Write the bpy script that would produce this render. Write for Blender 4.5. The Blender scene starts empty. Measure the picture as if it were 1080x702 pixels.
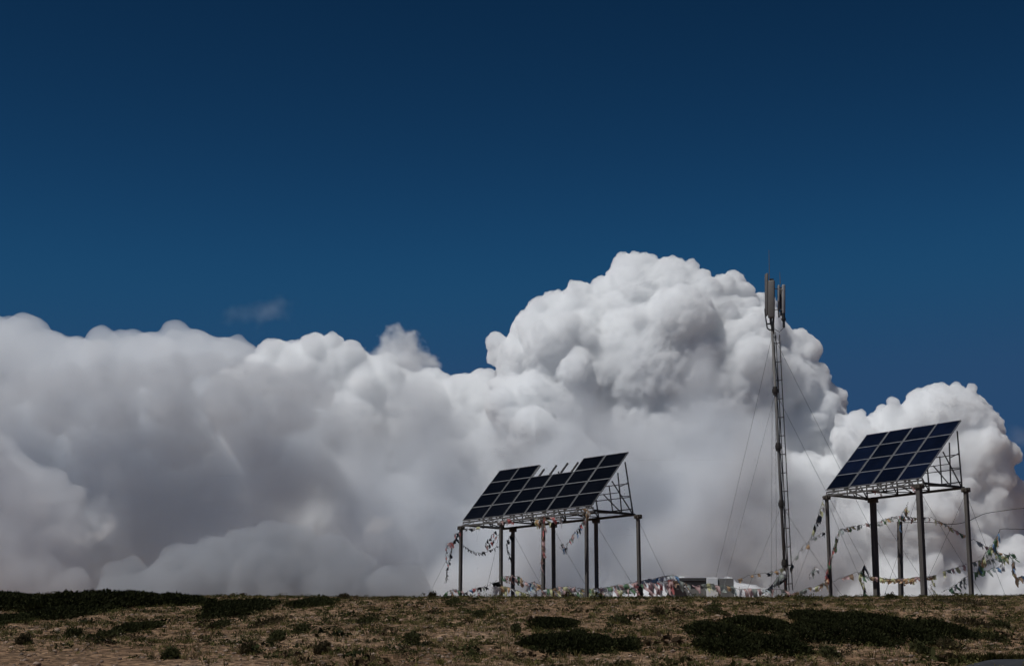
import bpy, bmesh, math, random
import numpy as np
from mathutils import Vector, Matrix

# ------------------------------------------------------------------ camera, sky, sun, exposure
scene = bpy.context.scene
COL = scene.collection
R = math.radians
PITCH = 12.0
FPX = 1800.0                                   # focal length in pixels of the 1080 px wide photograph
cam = bpy.data.cameras.new('camera')
cam.sensor_width = 36.0
cam.lens = 36.0 * FPX / 1080.0
cam.clip_start = 0.1
cam.clip_end = 60000.0
cam_ob = bpy.data.objects.new('camera', cam)
COL.objects.link(cam_ob)
cam_ob.location = (0, 0, 0)
cam_ob.rotation_euler = (R(90 + PITCH), 0, 0)
scene.camera = cam_ob

SUN_EL, SUN_AZ = 58.0, -126.0
world = bpy.data.worlds.new('World')
scene.world = world
world.use_nodes = True
wn, wl = world.node_tree.nodes, world.node_tree.links
bg = wn['Background']
sky = wn.new('ShaderNodeTexSky')
sky.sky_type = 'NISHITA'
sky.sun_disc = False
sky.sun_elevation = R(SUN_EL)
sky.sun_rotation = R(SUN_AZ)
sky.altitude = 5000.0
sky.air_density = 1.0
sky.dust_density = 0.0
sky.ozone_density = 3.0
gm_ = wn.new('ShaderNodeGamma')                  # thin dry air at 5000 m: a deeper, purer blue than the sea-level model
gm_.inputs[1].default_value = 2.4
tone = wn.new('ShaderNodeMix'); tone.data_type = 'RGBA'; tone.blend_type = 'MULTIPLY'
tone.inputs[0].default_value = 1.0
tone.inputs[7].default_value = (0.185, 0.28, 0.140, 1)
wl.new(sky.outputs[0], gm_.inputs[0]); wl.new(gm_.outputs[0], tone.inputs[6]); 
sep, comb = wn.new('ShaderNodeSeparateColor'), wn.new('ShaderNodeCombineColor')
wl.new(tone.outputs[2], sep.inputs[0])           # the clear mountain sky levels off instead of glaring round the sun
for k_, (top_, soft_) in enumerate(((0.42, 0.14), (1.30, 0.5), (3.05, 1.2))):
    mn_ = wn.new('ShaderNodeMath'); mn_.operation = 'SMOOTH_MIN'
    mn_.inputs[1].default_value = top_; mn_.inputs[2].default_value = soft_
    wl.new(sep.outputs[k_], mn_.inputs[0]); wl.new(mn_.outputs[0], comb.inputs[k_])
wl.new(comb.outputs[0], bg.inputs[0])
bg.inputs[1].default_value = 0.05

sun = bpy.data.lights.new('sun', 'SUN')
sun.energy = 2.65
sun.angle = R(0.5)
sun.color = (1.0, 0.993, 0.974)
sun_ob = bpy.data.objects.new('sun', sun)
COL.objects.link(sun_ob)
sd = Vector((math.sin(R(SUN_AZ)) * math.cos(R(SUN_EL)), math.cos(R(SUN_AZ)) * math.cos(R(SUN_EL)), math.sin(R(SUN_EL))))
sun_ob.rotation_euler = (-sd).to_track_quat('-Z', 'Y').to_euler()

vs = scene.view_settings
scene.display_settings.display_device = 'sRGB'
vs.view_transform = 'Standard'
vs.look = 'None'
vs.exposure = 0.0
vs.gamma = 1.0
vs.use_curve_mapping = False
cy = scene.cycles
cy.max_bounces = 42
cy.diffuse_bounces = 3
cy.glossy_bounces = 3
cy.transmission_bounces = 4
cy.volume_bounces = 40
cy.transparent_max_bounces = 48
cy.use_denoising = True
cy.use_adaptive_sampling = True
cy.adaptive_threshold = 0.04
# ------------------------------------------------------------------ helpers
CP, SP = math.cos(R(PITCH)), math.sin(R(PITCH))
def ray(px, py):
    u, v = (px - 540.0) / FPX, (351.0 - py) / FPX
    return Vector((u, CP - v * SP, SP + v * CP))
def at(px, py, Y):
    d = ray(px, py)
    return d * (Y / d.y)
def proj(p):
    d = p[1] * CP + p[2] * SP
    return 540 + FPX * p[0] / d, 351 - FPX * (-p[1] * SP + p[2] * CP) / d

_perm = np.random.RandomState(7).permutation(256)
_perm = np.concatenate([_perm, _perm])
_grad = np.random.RandomState(8).normal(size=(256, 3))
_grad /= np.linalg.norm(_grad, axis=1)[:, None]
def noise3(p):
    p = np.asarray(p, dtype=float)
    i = np.floor(p).astype(int)
    f = p - i
    i &= 255
    w = f * f * f * (f * (f * 6 - 15) + 10)
    out = 0
    for dx in (0, 1):
        for dy in (0, 1):
            for dz in (0, 1):
                h = _perm[_perm[_perm[(i[:, 0] + dx) & 255] + ((i[:, 1] + dy) & 255)] + ((i[:, 2] + dz) & 255)]
                g = _grad[h]
                d = (g * (f - np.array((dx, dy, dz)))).sum(1)
                k = (w[:, 0] if dx else 1 - w[:, 0]) * (w[:, 1] if dy else 1 - w[:, 1]) * (w[:, 2] if dz else 1 - w[:, 2])
                out = out + d * k
    return out
def billow(p, octaves, gain=0.5):
    a, s, out = 1.0, 1.0, 0
    for o in range(octaves):
        out = out + a * np.abs(noise3(p * s + 13.7 * o)) * 3.0
        s *= 2.03
        a *= gain
    return out
def fbm(p, octaves, gain=0.5):
    a, s, out = 1.0, 1.0, 0
    for o in range(octaves):
        out = out + a * noise3(p * s + 5.3 * o)
        s *= 2.03
        a *= gain
    return out

def raw_mesh(name, V, F):
    me = bpy.data.meshes.new(name)
    V = np.asarray(V, dtype=np.float32)
    F = np.asarray(F, dtype=np.int32)
    n = F.shape[1]
    me.vertices.add(len(V)); me.vertices.foreach_set('co', V.ravel())
    me.loops.add(F.size); me.loops.foreach_set('vertex_index', F.ravel())
    me.polygons.add(len(F)); me.polygons.foreach_set('loop_start', np.arange(len(F), dtype=np.int32) * n)
    me.polygons.foreach_set('loop_total', np.full(len(F), n, dtype=np.int32))
    me.update(calc_edges=True)
    return me

_ico = {}
def ico(sub):
    if sub not in _ico:
        bm = bmesh.new()
        bmesh.ops.create_icosphere(bm, subdivisions=sub, radius=1.0)
        bm.verts.index_update()
        v = np.array([x.co[:] for x in bm.verts])
        f = np.array([[q.index for q in x.verts] for x in bm.faces])
        bm.free()
        _ico[sub] = (v, f)
    return _ico[sub]

def tag(o, label=None, cat=None, group=None, kind=None):
    if label: o['label'] = label
    if cat: o['category'] = cat
    if group: o['group'] = group
    if kind: o['kind'] = kind
    return o
def empty(name, loc=(0, 0, 0)):
    o = bpy.data.objects.new(name, None)
    o.empty_display_size = 0.3
    o.location = loc
    COL.objects.link(o)
    return o
def link(name, me, mat=None, parent=None):
    """link a mesh whose points are given in world space; a child keeps its place under its thing"""
    if mat is not None:
        me.materials.clear()
        me.materials.append(mat)
    o = bpy.data.objects.new(name, me)
    COL.objects.link(o)
    if parent is not None:
        o.parent = parent
        q, p = Vector((0, 0, 0)), parent
        while p is not None:
            q += p.location
            p = p.parent
        o.location = -q
    return o
class MB:
    """collects bars, boxes and tubes; build() links them as one mesh object"""
    def __init__(s):
        s.bm = bmesh.new()
    def bar(s, p, q, w, h=None, up=(0, 0, 1), ext=0.0):
        p, q = Vector(p), Vector(q)
        h = w if h is None else h
        d = (q - p).normalized()
        p, q = p - d * ext, q + d * ext
        x = d.cross(Vector(up))
        if x.length < 1e-4:
            x = d.cross(Vector((0, 1, 0)))
        x.normalize()
        y = x.cross(d).normalized()
        vs_ = [s.bm.verts.new(c + x * (a * w / 2) + y * (b * h / 2)) for c in (p, q) for a, b in ((-1, -1), (1, -1), (1, 1), (-1, 1))]
        for f in ((3, 2, 1, 0), (4, 5, 6, 7), (0, 1, 5, 4), (1, 2, 6, 5), (2, 3, 7, 6), (3, 0, 4, 7)):
            s.bm.faces.new([vs_[i] for i in f])
        return s
    def box(s, c, x, y, z, sx, sy, sz):
        c, x, y, z = Vector(c), Vector(x), Vector(y), Vector(z)
        vs_ = [s.bm.verts.new(c + x * (i * sx / 2) + y * (j * sy / 2) + z * (k * sz / 2)) for k in (-1, 1) for i, j in ((-1, -1), (1, -1), (1, 1), (-1, 1))]
        for f in ((3, 2, 1, 0), (4, 5, 6, 7), (0, 1, 5, 4), (1, 2, 6, 5), (2, 3, 7, 6), (3, 0, 4, 7)):
            s.bm.faces.new([vs_[i] for i in f])
        return s
    def tube(s, pts, r, n=8, r2=None):
        pts = [Vector(p) for p in pts]
        rings, prev = [], None
        for i, p in enumerate(pts):
            d = (pts[min(i + 1, len(pts) - 1)] - pts[max(i - 1, 0)]).normalized()
            if prev is None:
                x = d.cross(Vector((0.13, 1, 0.21))).normalized()
            else:
                x = (prev - d * prev.dot(d)).normalized()
            prev = x
            y = d.cross(x)
            rr = r if r2 is None else r + (r2 - r) * i / (len(pts) - 1)
            rings.append([s.bm.verts.new(p + x * math.cos(2 * math.pi * k / n) * rr + y * math.sin(2 * math.pi * k / n) * rr) for k in range(n)])
        for a, b in zip(rings, rings[1:]):
            for k in range(n):
                s.bm.faces.new((a[k], a[(k + 1) % n], b[(k + 1) % n], b[k]))
        s.bm.faces.new(rings[0][::-1]); s.bm.faces.new(rings[-1])
        return s
    def bevel(s, w, seg=2):
        bmesh.ops.bevel(s.bm, geom=list(s.bm.edges), offset=w, segments=seg, affect='EDGES', profile=0.5)
        return s
    def build(s, name, mat, parent=None, smooth=False):
        bmesh.ops.recalc_face_normals(s.bm, faces=list(s.bm.faces))
        me = bpy.data.meshes.new(name)
        s.bm.to_mesh(me); s.bm.free()
        if smooth:
            me.polygons.foreach_set('use_smooth', np.ones(len(me.polygons), dtype=bool))
        return link(name, me, mat, parent)

# ------------------------------------------------------------------ materials
def new_mat(name):
    m = bpy.data.materials.new(name)
    m.use_nodes = True
    return m, m.node_tree.nodes, m.node_tree.links, m.node_tree.nodes['Principled BSDF']
def ramp(n, stops, interp='LINEAR'):
    r = n.new('ShaderNodeValToRGB')
    r.color_ramp.interpolation = interp
    e = r.color_ramp.elements
    while len(e) < len(stops):
        e.new(0.5)
    for x, (p, c) in zip(e, stops):
        x.position = p
        x.color = (*c, 1)
    return r
def noisy(name, c0, c1, scale, rough=0.6, metal=0.0, bump=0.0, detail=6, spec=0.5, stretch=None):
    """a base colour that wanders between two tones, with an optional fine bump"""
    m, n, l, b = new_mat(name)
    t = n.new('ShaderNodeTexCoord')
    src = t.outputs['Object']
    if stretch:
        mp = n.new('ShaderNodeMapping')
        mp.inputs['Scale'].default_value = stretch
        l.new(src, mp.inputs[0]); src = mp.outputs[0]
    z = n.new('ShaderNodeTexNoise')
    z.inputs['Scale'].default_value = scale
    z.inputs['Detail'].default_value = detail
    z.inputs['Roughness'].default_value = 0.65
    l.new(src, z.inputs['Vector'])
    r = ramp(n, [(0.3, c0), (0.7, c1)])
    l.new(z.outputs[0], r.inputs[0])
    l.new(r.outputs[0], b.inputs['Base Color'])
    b.inputs['Roughness'].default_value = rough
    b.inputs['Metallic'].default_value = metal
    b.inputs['Specular IOR Level'].default_value = spec
    if bump:
        bp = n.new('ShaderNodeBump')
        bp.inputs['Strength'].default_value = bump
        bp.inputs['Distance'].default_value = 0.02
        l.new(z.outputs[0], bp.inputs['Height'])
        l.new(bp.outputs[0], b.inputs['Normal'])
    return m
def cloth(name, c):
    m, n, l, b = new_mat(name)
    z = n.new('ShaderNodeTexNoise')
    z.inputs['Scale'].default_value = 9.0
    t = n.new('ShaderNodeTexCoord')
    l.new(t.outputs['Object'], z.inputs['Vector'])
    r = ramp(n, [(0.35, tuple(x * 0.72 for x in c)), (0.65, tuple(min(1, x * 1.1) for x in c))])
    l.new(z.outputs[0], r.inputs[0])
    l.new(r.outputs[0], b.inputs['Base Color'])
    b.inputs['Roughness'].default_value = 0.9
    b.inputs['Specular IOR Level'].default_value = 0.15
    tr = n.new('ShaderNodeBsdfTranslucent')
    l.new(r.outputs[0], tr.inputs['Color'])
    mx = n.new('ShaderNodeMixShader')
    mx.inputs[0].default_value = 0.5
    l.new(b.outputs[0], mx.inputs[1]); l.new(tr.outputs[0], mx.inputs[2])
    l.new(mx.outputs[0], n['Material Output'].inputs[0])
    return m
def foliage(name, attr='tint', trans=0.25):
    """leaf colour comes from each tuft's own tint attribute"""
    m, n, l, b = new_mat(name)
    a = n.new('ShaderNodeAttribute')
    a.attribute_name = attr
    l.new(a.outputs['Color'], b.inputs['Base Color'])
    b.inputs['Roughness'].default_value = 0.75
    b.inputs['Specular IOR Level'].default_value = 0.05
    tr = n.new('ShaderNodeBsdfTranslucent')
    l.new(a.outputs['Color'], tr.inputs['Color'])
    mx = n.new('ShaderNodeMixShader')
    mx.inputs[0].default_value = trans
    l.new(b.outputs[0], mx.inputs[1]); l.new(tr.outputs[0], mx.inputs[2])
    l.new(mx.outputs[0], n['Material Output'].inputs[0])
    return m
def set_tint(me, rgb):
    a = me.color_attributes.new('tint', 'FLOAT_COLOR', 'POINT')
    c = np.ones((len(me.vertices), 4), dtype=np.float32)
    c[:, :3] = rgb
    a.data.foreach_set('color', c.ravel())

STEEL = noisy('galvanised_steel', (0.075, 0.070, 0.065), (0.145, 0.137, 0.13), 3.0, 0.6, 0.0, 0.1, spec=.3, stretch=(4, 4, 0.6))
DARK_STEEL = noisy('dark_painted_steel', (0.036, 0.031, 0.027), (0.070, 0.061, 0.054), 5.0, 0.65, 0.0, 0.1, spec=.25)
RUST = noisy('weathered_bracket_steel', (0.05, 0.045, 0.04), (0.13, 0.11, 0.09), 8.0, 0.8, 0.0, 0.2, spec=.2)
ALU = noisy('panel_frame_aluminium', (0.17, 0.17, 0.172), (0.25, 0.25, 0.252), 4.0, 0.55, 0.0, spec=.4)
WIRE = noisy('wire_rope', (0.16, 0.16, 0.16), (0.24, 0.24, 0.24), 20.0, 0.7, 0.0)
# ------------------------------------------------------------------ the ground: a slope rising from the viewer's feet to a crest, flat behind it
def ground_z(X, Y):
    X, Y = np.broadcast_arrays(np.asarray(X, dtype=float), np.asarray(Y, dtype=float))
    a = -1.6 + 0.0897 * Y
    b = PLATEAU - 0.004 * np.clip(Y - 52, 0, 40) - 0.03 * np.clip(Y - 80, 0, 3000)
    k = 0.12
    z = -k * np.log(np.exp(-np.clip((a - b) / k, -60, 60)) + 1) + b
    p = np.stack([X.ravel(), Y.ravel(), np.zeros(X.size)], 1)
    n = (noise3(p * 0.09 + 3.1) * 0.14 + noise3(p * 0.45 + 9.7) * 0.06).reshape(X.shape)
    return z + n * np.clip(1.2 - np.abs(Y - 45) / 2000, 0, 1)
PLATEAU = 2.93
def gz(x, y):
    return float(ground_z(np.array([x]), np.array([y]))[0])
def on_ground(px, py):
    """the point of the slope seen at a pixel of the photograph"""
    d = ray(px, py)
    t = 18.0
    while t < 90:
        p = d * (t / d.y)
        if p.z < gz(p.x, p.y):
            return Vector((p.x, p.y, gz(p.x, p.y)))
        t += 0.05
    p = d * (52.0 / d.y)
    return Vector((p.x, 52.0, gz(p.x, 52.0)))

def steps(lo, hi, fine, far, grow_):
    out = list(np.arange(lo, hi + 1e-6, fine))
    s = fine
    while out[-1] < far:
        s *= grow_
        out.append(out[-1] + s)
    return out
ys = [-60, -40, -25, -15, -8, -3, 0, 3, 6, 9, 12] + steps(14, 64, 0.16, 20000, 1.25)
xp = steps(0, 22, 0.16, 12000, 1.3)
xs = [-x for x in xp[:0:-1]] + xp
GX, GY = np.meshgrid(np.array(xs), np.array(ys))
GZ = ground_z(GX, GY)
fine = (np.abs(GX) < 24) & (GY > 12) & (GY < 66)
P3 = np.stack([GX.ravel(), GY.ravel(), np.zeros(GX.size)], 1)
GZ = GZ + np.where(fine, (noise3(P3 * 1.7).reshape(GX.shape) * 0.05 + noise3(P3 * 3.1).reshape(GX.shape) * 0.02), 0)
nx, ny = len(xs), len(ys)
idx = np.arange(nx * ny).reshape(ny, nx)
F = np.stack([idx[:-1, :-1], idx[:-1, 1:], idx[1:, 1:], idx[1:, :-1]], -1).reshape(-1, 4)
gm = raw_mesh('ground', np.stack([GX, GY, GZ], -1).reshape(-1, 3), F)
gm.polygons.foreach_set('use_smooth', np.ones(len(gm.polygons), dtype=bool))

def soil_material():
    m, n, l, b = new_mat('stony_soil')
    t = n.new('ShaderNodeTexCoord')
    def noise(scale, detail=8, rough=0.6):
        z = n.new('ShaderNodeTexNoise')
        z.inputs['Scale'].default_value = scale
        z.inputs['Detail'].default_value = detail
        z.inputs['Roughness'].default_value = rough
        l.new(t.outputs['Object'], z.inputs['Vector'])
        return z
    z1, z2, z3 = noise(0.35), noise(3.0, 8, 0.7), noise(14.0, 6, 0.75)
    r1 = ramp(n, [(0.3, (0.225, 0.140, 0.085)), (0.55, (0.34, 0.226, 0.144)), (0.75, (0.42, 0.305, 0.212))])
    l.new(z1.outputs[0], r1.inputs[0])
    r2 = ramp(n, [(0.28, (0.42, 0.42, 0.40)), (0.5, (0.9, 0.88, 0.86)), (0.72, (1.25, 1.22, 1.18))])
    l.new(z2.outputs[0], r2.inputs[0])
    mx = n.new('ShaderNodeMix'); mx.data_type = 'RGBA'; mx.blend_type = 'MULTIPLY'
    mx.inputs[0].default_value = 1.0
    l.new(r1.outputs[0], mx.inputs[6]); l.new(r2.outputs[0], mx.inputs[7])
    v = n.new('ShaderNodeTexVoronoi')                # gravel lying in the soil
    v.inputs['Scale'].default_value = 13.0
    l.new(t.outputs['Object'], v.inputs['Vector'])
    cr = ramp(n, [(0.15, (0.35, 0.34, 0.33)), (0.5, (0.95, 0.94, 0.93)), (0.85, (1.75, 1.70, 1.62))])
    l.new(v.outputs['Color'], cr.inputs[0])
    mx2 = n.new('ShaderNodeMix'); mx2.data_type = 'RGBA'; mx2.blend_type = 'MULTIPLY'
    mx2.inputs[0].default_value = 0.95
    l.new(mx.outputs[2], mx2.inputs[6]); l.new(cr.outputs[0], mx2.inputs[7])
    l.new(mx2.outputs[2], b.inputs['Base Color'])
    b.inputs['Roughness'].default_value = 0.95
    b.inputs['Specular IOR Level'].default_value = 0.1
    ad = n.new('ShaderNodeMath'); ad.operation = 'ADD'
    l.new(z2.outputs[0], ad.inputs[0]); l.new(z3.outputs[0], ad.inputs[1])
    bp = n.new('ShaderNodeBump')
    bp.inputs['Strength'].default_value = 0.9
    bp.inputs['Distance'].default_value = 0.10
    l.new(ad.outputs[0], bp.inputs['Height']); l.new(bp.outputs[0], b.inputs['Normal'])
    return m
tag(link('ground', gm, soil_material()), kind='structure')
# ------------------------------------------------------------------ solar arrays on posts
def pv_material(name, tone):
    m, n, l, b = new_mat(name)
    t = n.new('ShaderNodeTexCoord')
    sp = n.new('ShaderNodeSeparateXYZ')
    l.new(t.outputs['UV'], sp.inputs[0])
    def lines(out, count, width):
        a = n.new('ShaderNodeMath'); a.operation = 'MULTIPLY'; a.inputs[1].default_value = count
        f = n.new('ShaderNodeMath'); f.operation = 'FRACT'
        c = n.new('ShaderNodeMath'); c.operation = 'LESS_THAN'; c.inputs[1].default_value = width
        l.new(out, a.inputs[0]); l.new(a.outputs[0], f.inputs[0]); l.new(f.outputs[0], c.inputs[0])
        return c
    c1, c2 = lines(sp.outputs[0], 9, 0.05), lines(sp.outputs[1], 4, 0.05)
    mx = n.new('ShaderNodeMath'); mx.operation = 'MAXIMUM'
    l.new(c1.outputs[0], mx.inputs[0]); l.new(c2.outputs[0], mx.inputs[1])
    z = n.new('ShaderNodeTexNoise'); z.inputs['Scale'].default_value = 2.0; z.inputs['Detail'].default_value = 5
    l.new(t.outputs['Object'], z.inputs['Vector'])
    r = ramp(n, [(0.3, tuple(x * 0.7 for x in tone)), (0.7, tuple(x * 1.35 for x in tone))])
    l.new(z.outputs[0], r.inputs[0])
    oi = n.new('ShaderNodeObjectInfo')               # no two modules quite the same tone
    vr = n.new('ShaderNodeMapRange'); vr.inputs[3].default_value = 0.55; vr.inputs[4].default_value = 1.7
    l.new(oi.outputs['Random'], vr.inputs[0])
    vm = n.new('ShaderNodeMix'); vm.data_type = 'RGBA'; vm.blend_type = 'MULTIPLY'; vm.inputs[0].default_value = 1.0
    l.new(r.outputs[0], vm.inputs[6]); l.new(vr.outputs[0], vm.inputs[7])
    mc = n.new('ShaderNodeMix'); mc.data_type = 'RGBA'
    l.new(mx.outputs[0], mc.inputs[0]); l.new(vm.outputs[2], mc.inputs[6])
    mc.inputs[7].default_value = (*[0.5 * x + 0.012 for x in tone], 1)
    l.new(mc.outputs[2], b.inputs['Base Color'])
    b.inputs['Roughness'].default_value = 0.16
    b.inputs['Specular IOR Level'].default_value = 0.28
    return m
PV_BLACK = pv_material('monocrystalline_cells', (0.0024, 0.0025, 0.0034))
PV_BLUE = pv_material('polycrystalline_cells', (0.0030, 0.0052, 0.0145))

def pv_panel(root, c, a, s, nrm, w, h, mat):
    """one framed module: glass face with cells, aluminium frame round it"""
    t = 0.022
    fw = 0.016
    bm = bmesh.new()
    x0, y0 = w / 2 - fw + 0.004, h / 2 - fw + 0.004
    uvl = bm.loops.layers.uv.new('UVMap')
    q = [(-x0, -y0), (x0, -y0), (x0, y0), (-x0, y0)]
    top = [bm.verts.new(c + a * i + s * j + nrm * 0.012) for i, j in q]
    bot = [bm.verts.new(c + a * i + s * j - nrm * 0.006) for i, j in q]
    f = bm.faces.new(top)
    for lp, (i, j) in zip(f.loops, q):
        lp[uvl].uv = ((i / x0 + 1) / 2, (j / y0 + 1) / 2)
    bm.faces.new(bot[::-1])
    for k in range(4):
        bm.faces.new((top[k], bot[k], bot[(k + 1) % 4], top[(k + 1) % 4]))
    bmesh.ops.recalc_face_normals(bm, faces=list(bm.faces))
    me = bpy.data.meshes.new('solar_panel')
    bm.to_mesh(me); bm.free()
    pan = link('solar_panel', me, mat, root)
    fr = MB()
    for sg in (-1, 1):
        fr.box(c + s * (sg * (h / 2 - fw / 2)), a, s, nrm, w, fw, 2 * t)
        fr.box(c + a * (sg * (w / 2 - fw / 2)), a, s, nrm, fw, h - 2 * fw - 0.002, 2 * t - 0.004)
    fr.build('panel_frame', ALU, pan)
    return pan

def solve_t(p0, d, px):
    """how far along the level line p0 + d t a post stands so as to be seen in column px"""
    lo, hi = -2.0, 14.0
    for _ in range(50):
        m = (lo + hi) / 2
        if proj(p0 + d * m)[0] < px: lo = m
        else: hi = m
    return lo

def solar_array(label, BL, Y0, yaw, tilt, W, L, ncol, nrow, missing, pv, front_px, back_px, thick, depth, seed):
    rnd = random.Random(seed)
    p0 = at(*BL, Y0)
    yw, tl = R(yaw), R(tilt)
    a = Vector((math.cos(yw), -math.sin(yw), 0)); h = Vector((math.sin(yw), math.cos(yw), 0)); Z = Vector((0, 0, 1))
    s = h * math.cos(tl) + Z * math.sin(tl)
    nrm = a.cross(s).normalized()
    root = empty('solar_array', (p0 + a * W / 2)[:2] + (gz(*(p0 + a * W / 2)[:2]),))
    tag(root, label, 'solar array', 'solar arrays raised on steel posts')
    bpy.context.view_layer.update()
    cw, ch = W / ncol, L / nrow
    for i in range(ncol):
        for j in range(nrow):
            if (i, j) in missing:
                continue
            pv_panel(root, p0 + a * (cw * (i + 0.5)) + s * (ch * (j + 0.5)) + nrm * (0.03 + rnd.uniform(-.004, .004)), a, s, nrm, cw - 0.050, ch - 0.006, pv)
    # rails up the slope, two behind each column
    for i in range(ncol):
        for f in (0.27, 0.77):
            u = cw * (i + f)
            top_rail = L - 0.03 if (i, nrow - 1) not in missing else L - rnd.uniform(0.0, 0.22)
            MB().bar(p0 + a * u - nrm * 0.032 + s * 0.02, p0 + a * u - nrm * 0.032 + s * top_rail, 0.05, 0.06, up=nrm).build('mounting_rail', STEEL if (i, nrow - 1) in missing else ALU, root)
    # pale strips covering the joints between columns
    for i in range(1, ncol):
        e = L if not ((i, nrow - 1) in missing and (i - 1, nrow - 1) in missing) else L - ch
        MB().bar(p0 + a * cw * i + nrm * 0.012 + s * 0.01, p0 + a * cw * i + nrm * 0.012 + s * (e - 0.01), 0.052, 0.03, up=nrm).build('joint_strip', ALU, root)
    # level frame on the post heads
    zf = 0.05                                     # the frame lies this far under the lower panel edge
    q0 = p0 - Z * zf
    f0, f1 = q0, q0 + a * W
    b0, b1 = q0 + h * depth, q0 + h * depth + a * W
    up_f = p0 - Z * 0.045
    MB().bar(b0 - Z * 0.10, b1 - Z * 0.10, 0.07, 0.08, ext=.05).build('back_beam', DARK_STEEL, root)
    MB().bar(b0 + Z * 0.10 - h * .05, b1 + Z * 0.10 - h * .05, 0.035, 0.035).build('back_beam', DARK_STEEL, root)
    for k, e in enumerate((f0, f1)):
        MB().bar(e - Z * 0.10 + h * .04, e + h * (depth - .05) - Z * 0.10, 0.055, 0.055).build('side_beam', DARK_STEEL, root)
    # short struts and diagonals of the front truss
    m = MB()
    m.bar(up_f + h * .02, up_f + a * W + h * .02, 0.05, 0.05)
    m.bar(p0 - Z * 0.17 + h * .02, p0 + a * W - Z * 0.17 + h * .02, 0.06, 0.06, ext=.05)
    nseg = ncol * 2
    for k in range(nseg + 1):
        t = W * k / nseg
        x0 = p0 + a * t
        m.bar(x0 - Z * 0.16 + h * .02, x0 - Z * 0.05 + h * .02, 0.028)
        if k < nseg and k % 2 == 0:
            m.bar(x0 - Z * 0.16 + h * .024, x0 + a * W / nseg - Z * 0.05 + h * .024, 0.024)
    m.build('front_truss', STEEL, root)
    # under-frame: slanting members between the front and the back beam
    m = MB()
    for k in range(ncol):
        t0, t1 = W * k / ncol, W * (k + 1) / ncol
        A_, B_ = (t0, t1) if k % 2 else (t1, t0)
        m.bar(q0 + a * A_ - Z * 0.06 + h * .06, q0 + a * B_ + h * (depth - .06) - Z * 0.06, 0.03)
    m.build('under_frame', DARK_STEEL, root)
    # back frames: rear prop, inner prop, their rungs and a diagonal, one set per pair of columns
    nf = ncol // 2 + 2
    tops = []
    for k in range(nf):
        t = 0.04 + (W - 0.08) * k / (nf - 1)
        def sl(f): return p0 + a * t + s * (L * f) - nrm * 0.09
        def bk(f): return q0 + a * t + h * (depth * f) - Z * 0.055
        fr = MB()
        fr.bar(sl(0.86), bk(1.0), 0.036)
        fr.bar(sl(0.66), bk(0.72), 0.032)
        fr.bar(sl(0.42), bk(0.50), 0.030)
        fr.bar(sl(0.50), bk(0.985), 0.032)
        fr.bar(sl(0.26), bk(0.70), 0.028)
        fr.bar(bk(0.03), bk(0.98), 0.03)
        if k in (0, nf - 1):                       # ties between the two props at each end
            for f in (0.40, 0.66):
                fr.bar(sl(0.86).lerp(bk(1.0), f), sl(0.66).lerp(bk(0.72), f * 0.9), 0.026)
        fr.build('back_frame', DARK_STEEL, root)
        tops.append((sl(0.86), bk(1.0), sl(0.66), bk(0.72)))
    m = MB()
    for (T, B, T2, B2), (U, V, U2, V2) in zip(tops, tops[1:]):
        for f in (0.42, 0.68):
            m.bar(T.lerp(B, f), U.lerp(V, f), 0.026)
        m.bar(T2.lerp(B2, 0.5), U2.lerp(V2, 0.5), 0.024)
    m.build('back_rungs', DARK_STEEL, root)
    # posts
    posts = []
    for row, pxs, base in ((0, front_px, q0 + h * 0.02), (1, back_px, q0 + h * (depth - 0.02))):
        for k, px in enumerate(pxs):
            t = solve_t(base - Z * .14, a, px)
            hp = base + a * t
            w = thick[row][k]
            foot = Vector((hp.x, hp.y, gz(hp.x, hp.y) - 0.25))
            head = hp - Z * 0.155
            ln = Vector((rnd.uniform(-.02, .02), rnd.uniform(-.02, .02), 0))
            pb = MB().bar(foot + ln, head, w, w, up=a).bevel(0.012, 1).build('post', POSTM, root)
            cp = MB().bar(head - Z * 0.10, head + Z * 0.035, w + 0.10, w + 0.10, up=a).bevel(0.01, 1)
            cp.bar(head - a * .16 + Z * .0, head + a * .16 + Z * .0, 0.09, 0.07)
            cp.bar(head - h * .15 - Z * .02, head + h * .15 - Z * .02, 0.08, 0.06)
            cp.build('post_cap', RUST, pb)
            posts.append((foot, head))
    return root, posts, (a, h)

POSTM = noisy('galvanised_post', (0.060, 0.053, 0.047), (0.155, 0.142, 0.13), 2.2, 0.65, 0.0, 0.05, spec=.25, stretch=(5, 5, 0.5))
miss = {(2, 3), (3, 3)}
arr_left, posts_l, ax_l = solar_array('long array of near-black panels, two missing from its top row, on eight posts', (488.0, 549.5), 64.0, 48.2, 47.7, 6.95, 2.75, 6, 4, miss, PV_BLACK,
    (486.3, 528.5, 573, 618.5), (541, 583.5, 628.5, 672.8), ((.11,) * 4, (.115,) * 4), 2.02, 1)
arr_right, posts_r, ax_r = solar_array('shorter array with a full grid of dark blue panels on four posts', (871.4, 517.4), 60.0, 52.9, 43.7, 4.28, 3.13, 4, 4, set(), PV_BLUE,
    (871.8, 969.0), (920.6, 1018.5), ((.105, .17), (.18, .13)), 2.10, 2)

# ------------------------------------------------------------------ lone post, mast, hut
def wire(root, name, pts, r=0.008):
    return MB().tube(pts, r, 5).build(name, WIRE, root)
def sagging(p, q, sag, n=12):
    return [Vector(p).lerp(Vector(q), i / n) - Vector((0, 0, sag * 4 * (i / n) * (1 - i / n))) for i in range(n + 1)]
def ground_at(px, Y):
    d = ray(px, 629)
    x = d.x / d.y * Y
    return Vector((x, Y, gz(x, Y) - 0.05))

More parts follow.
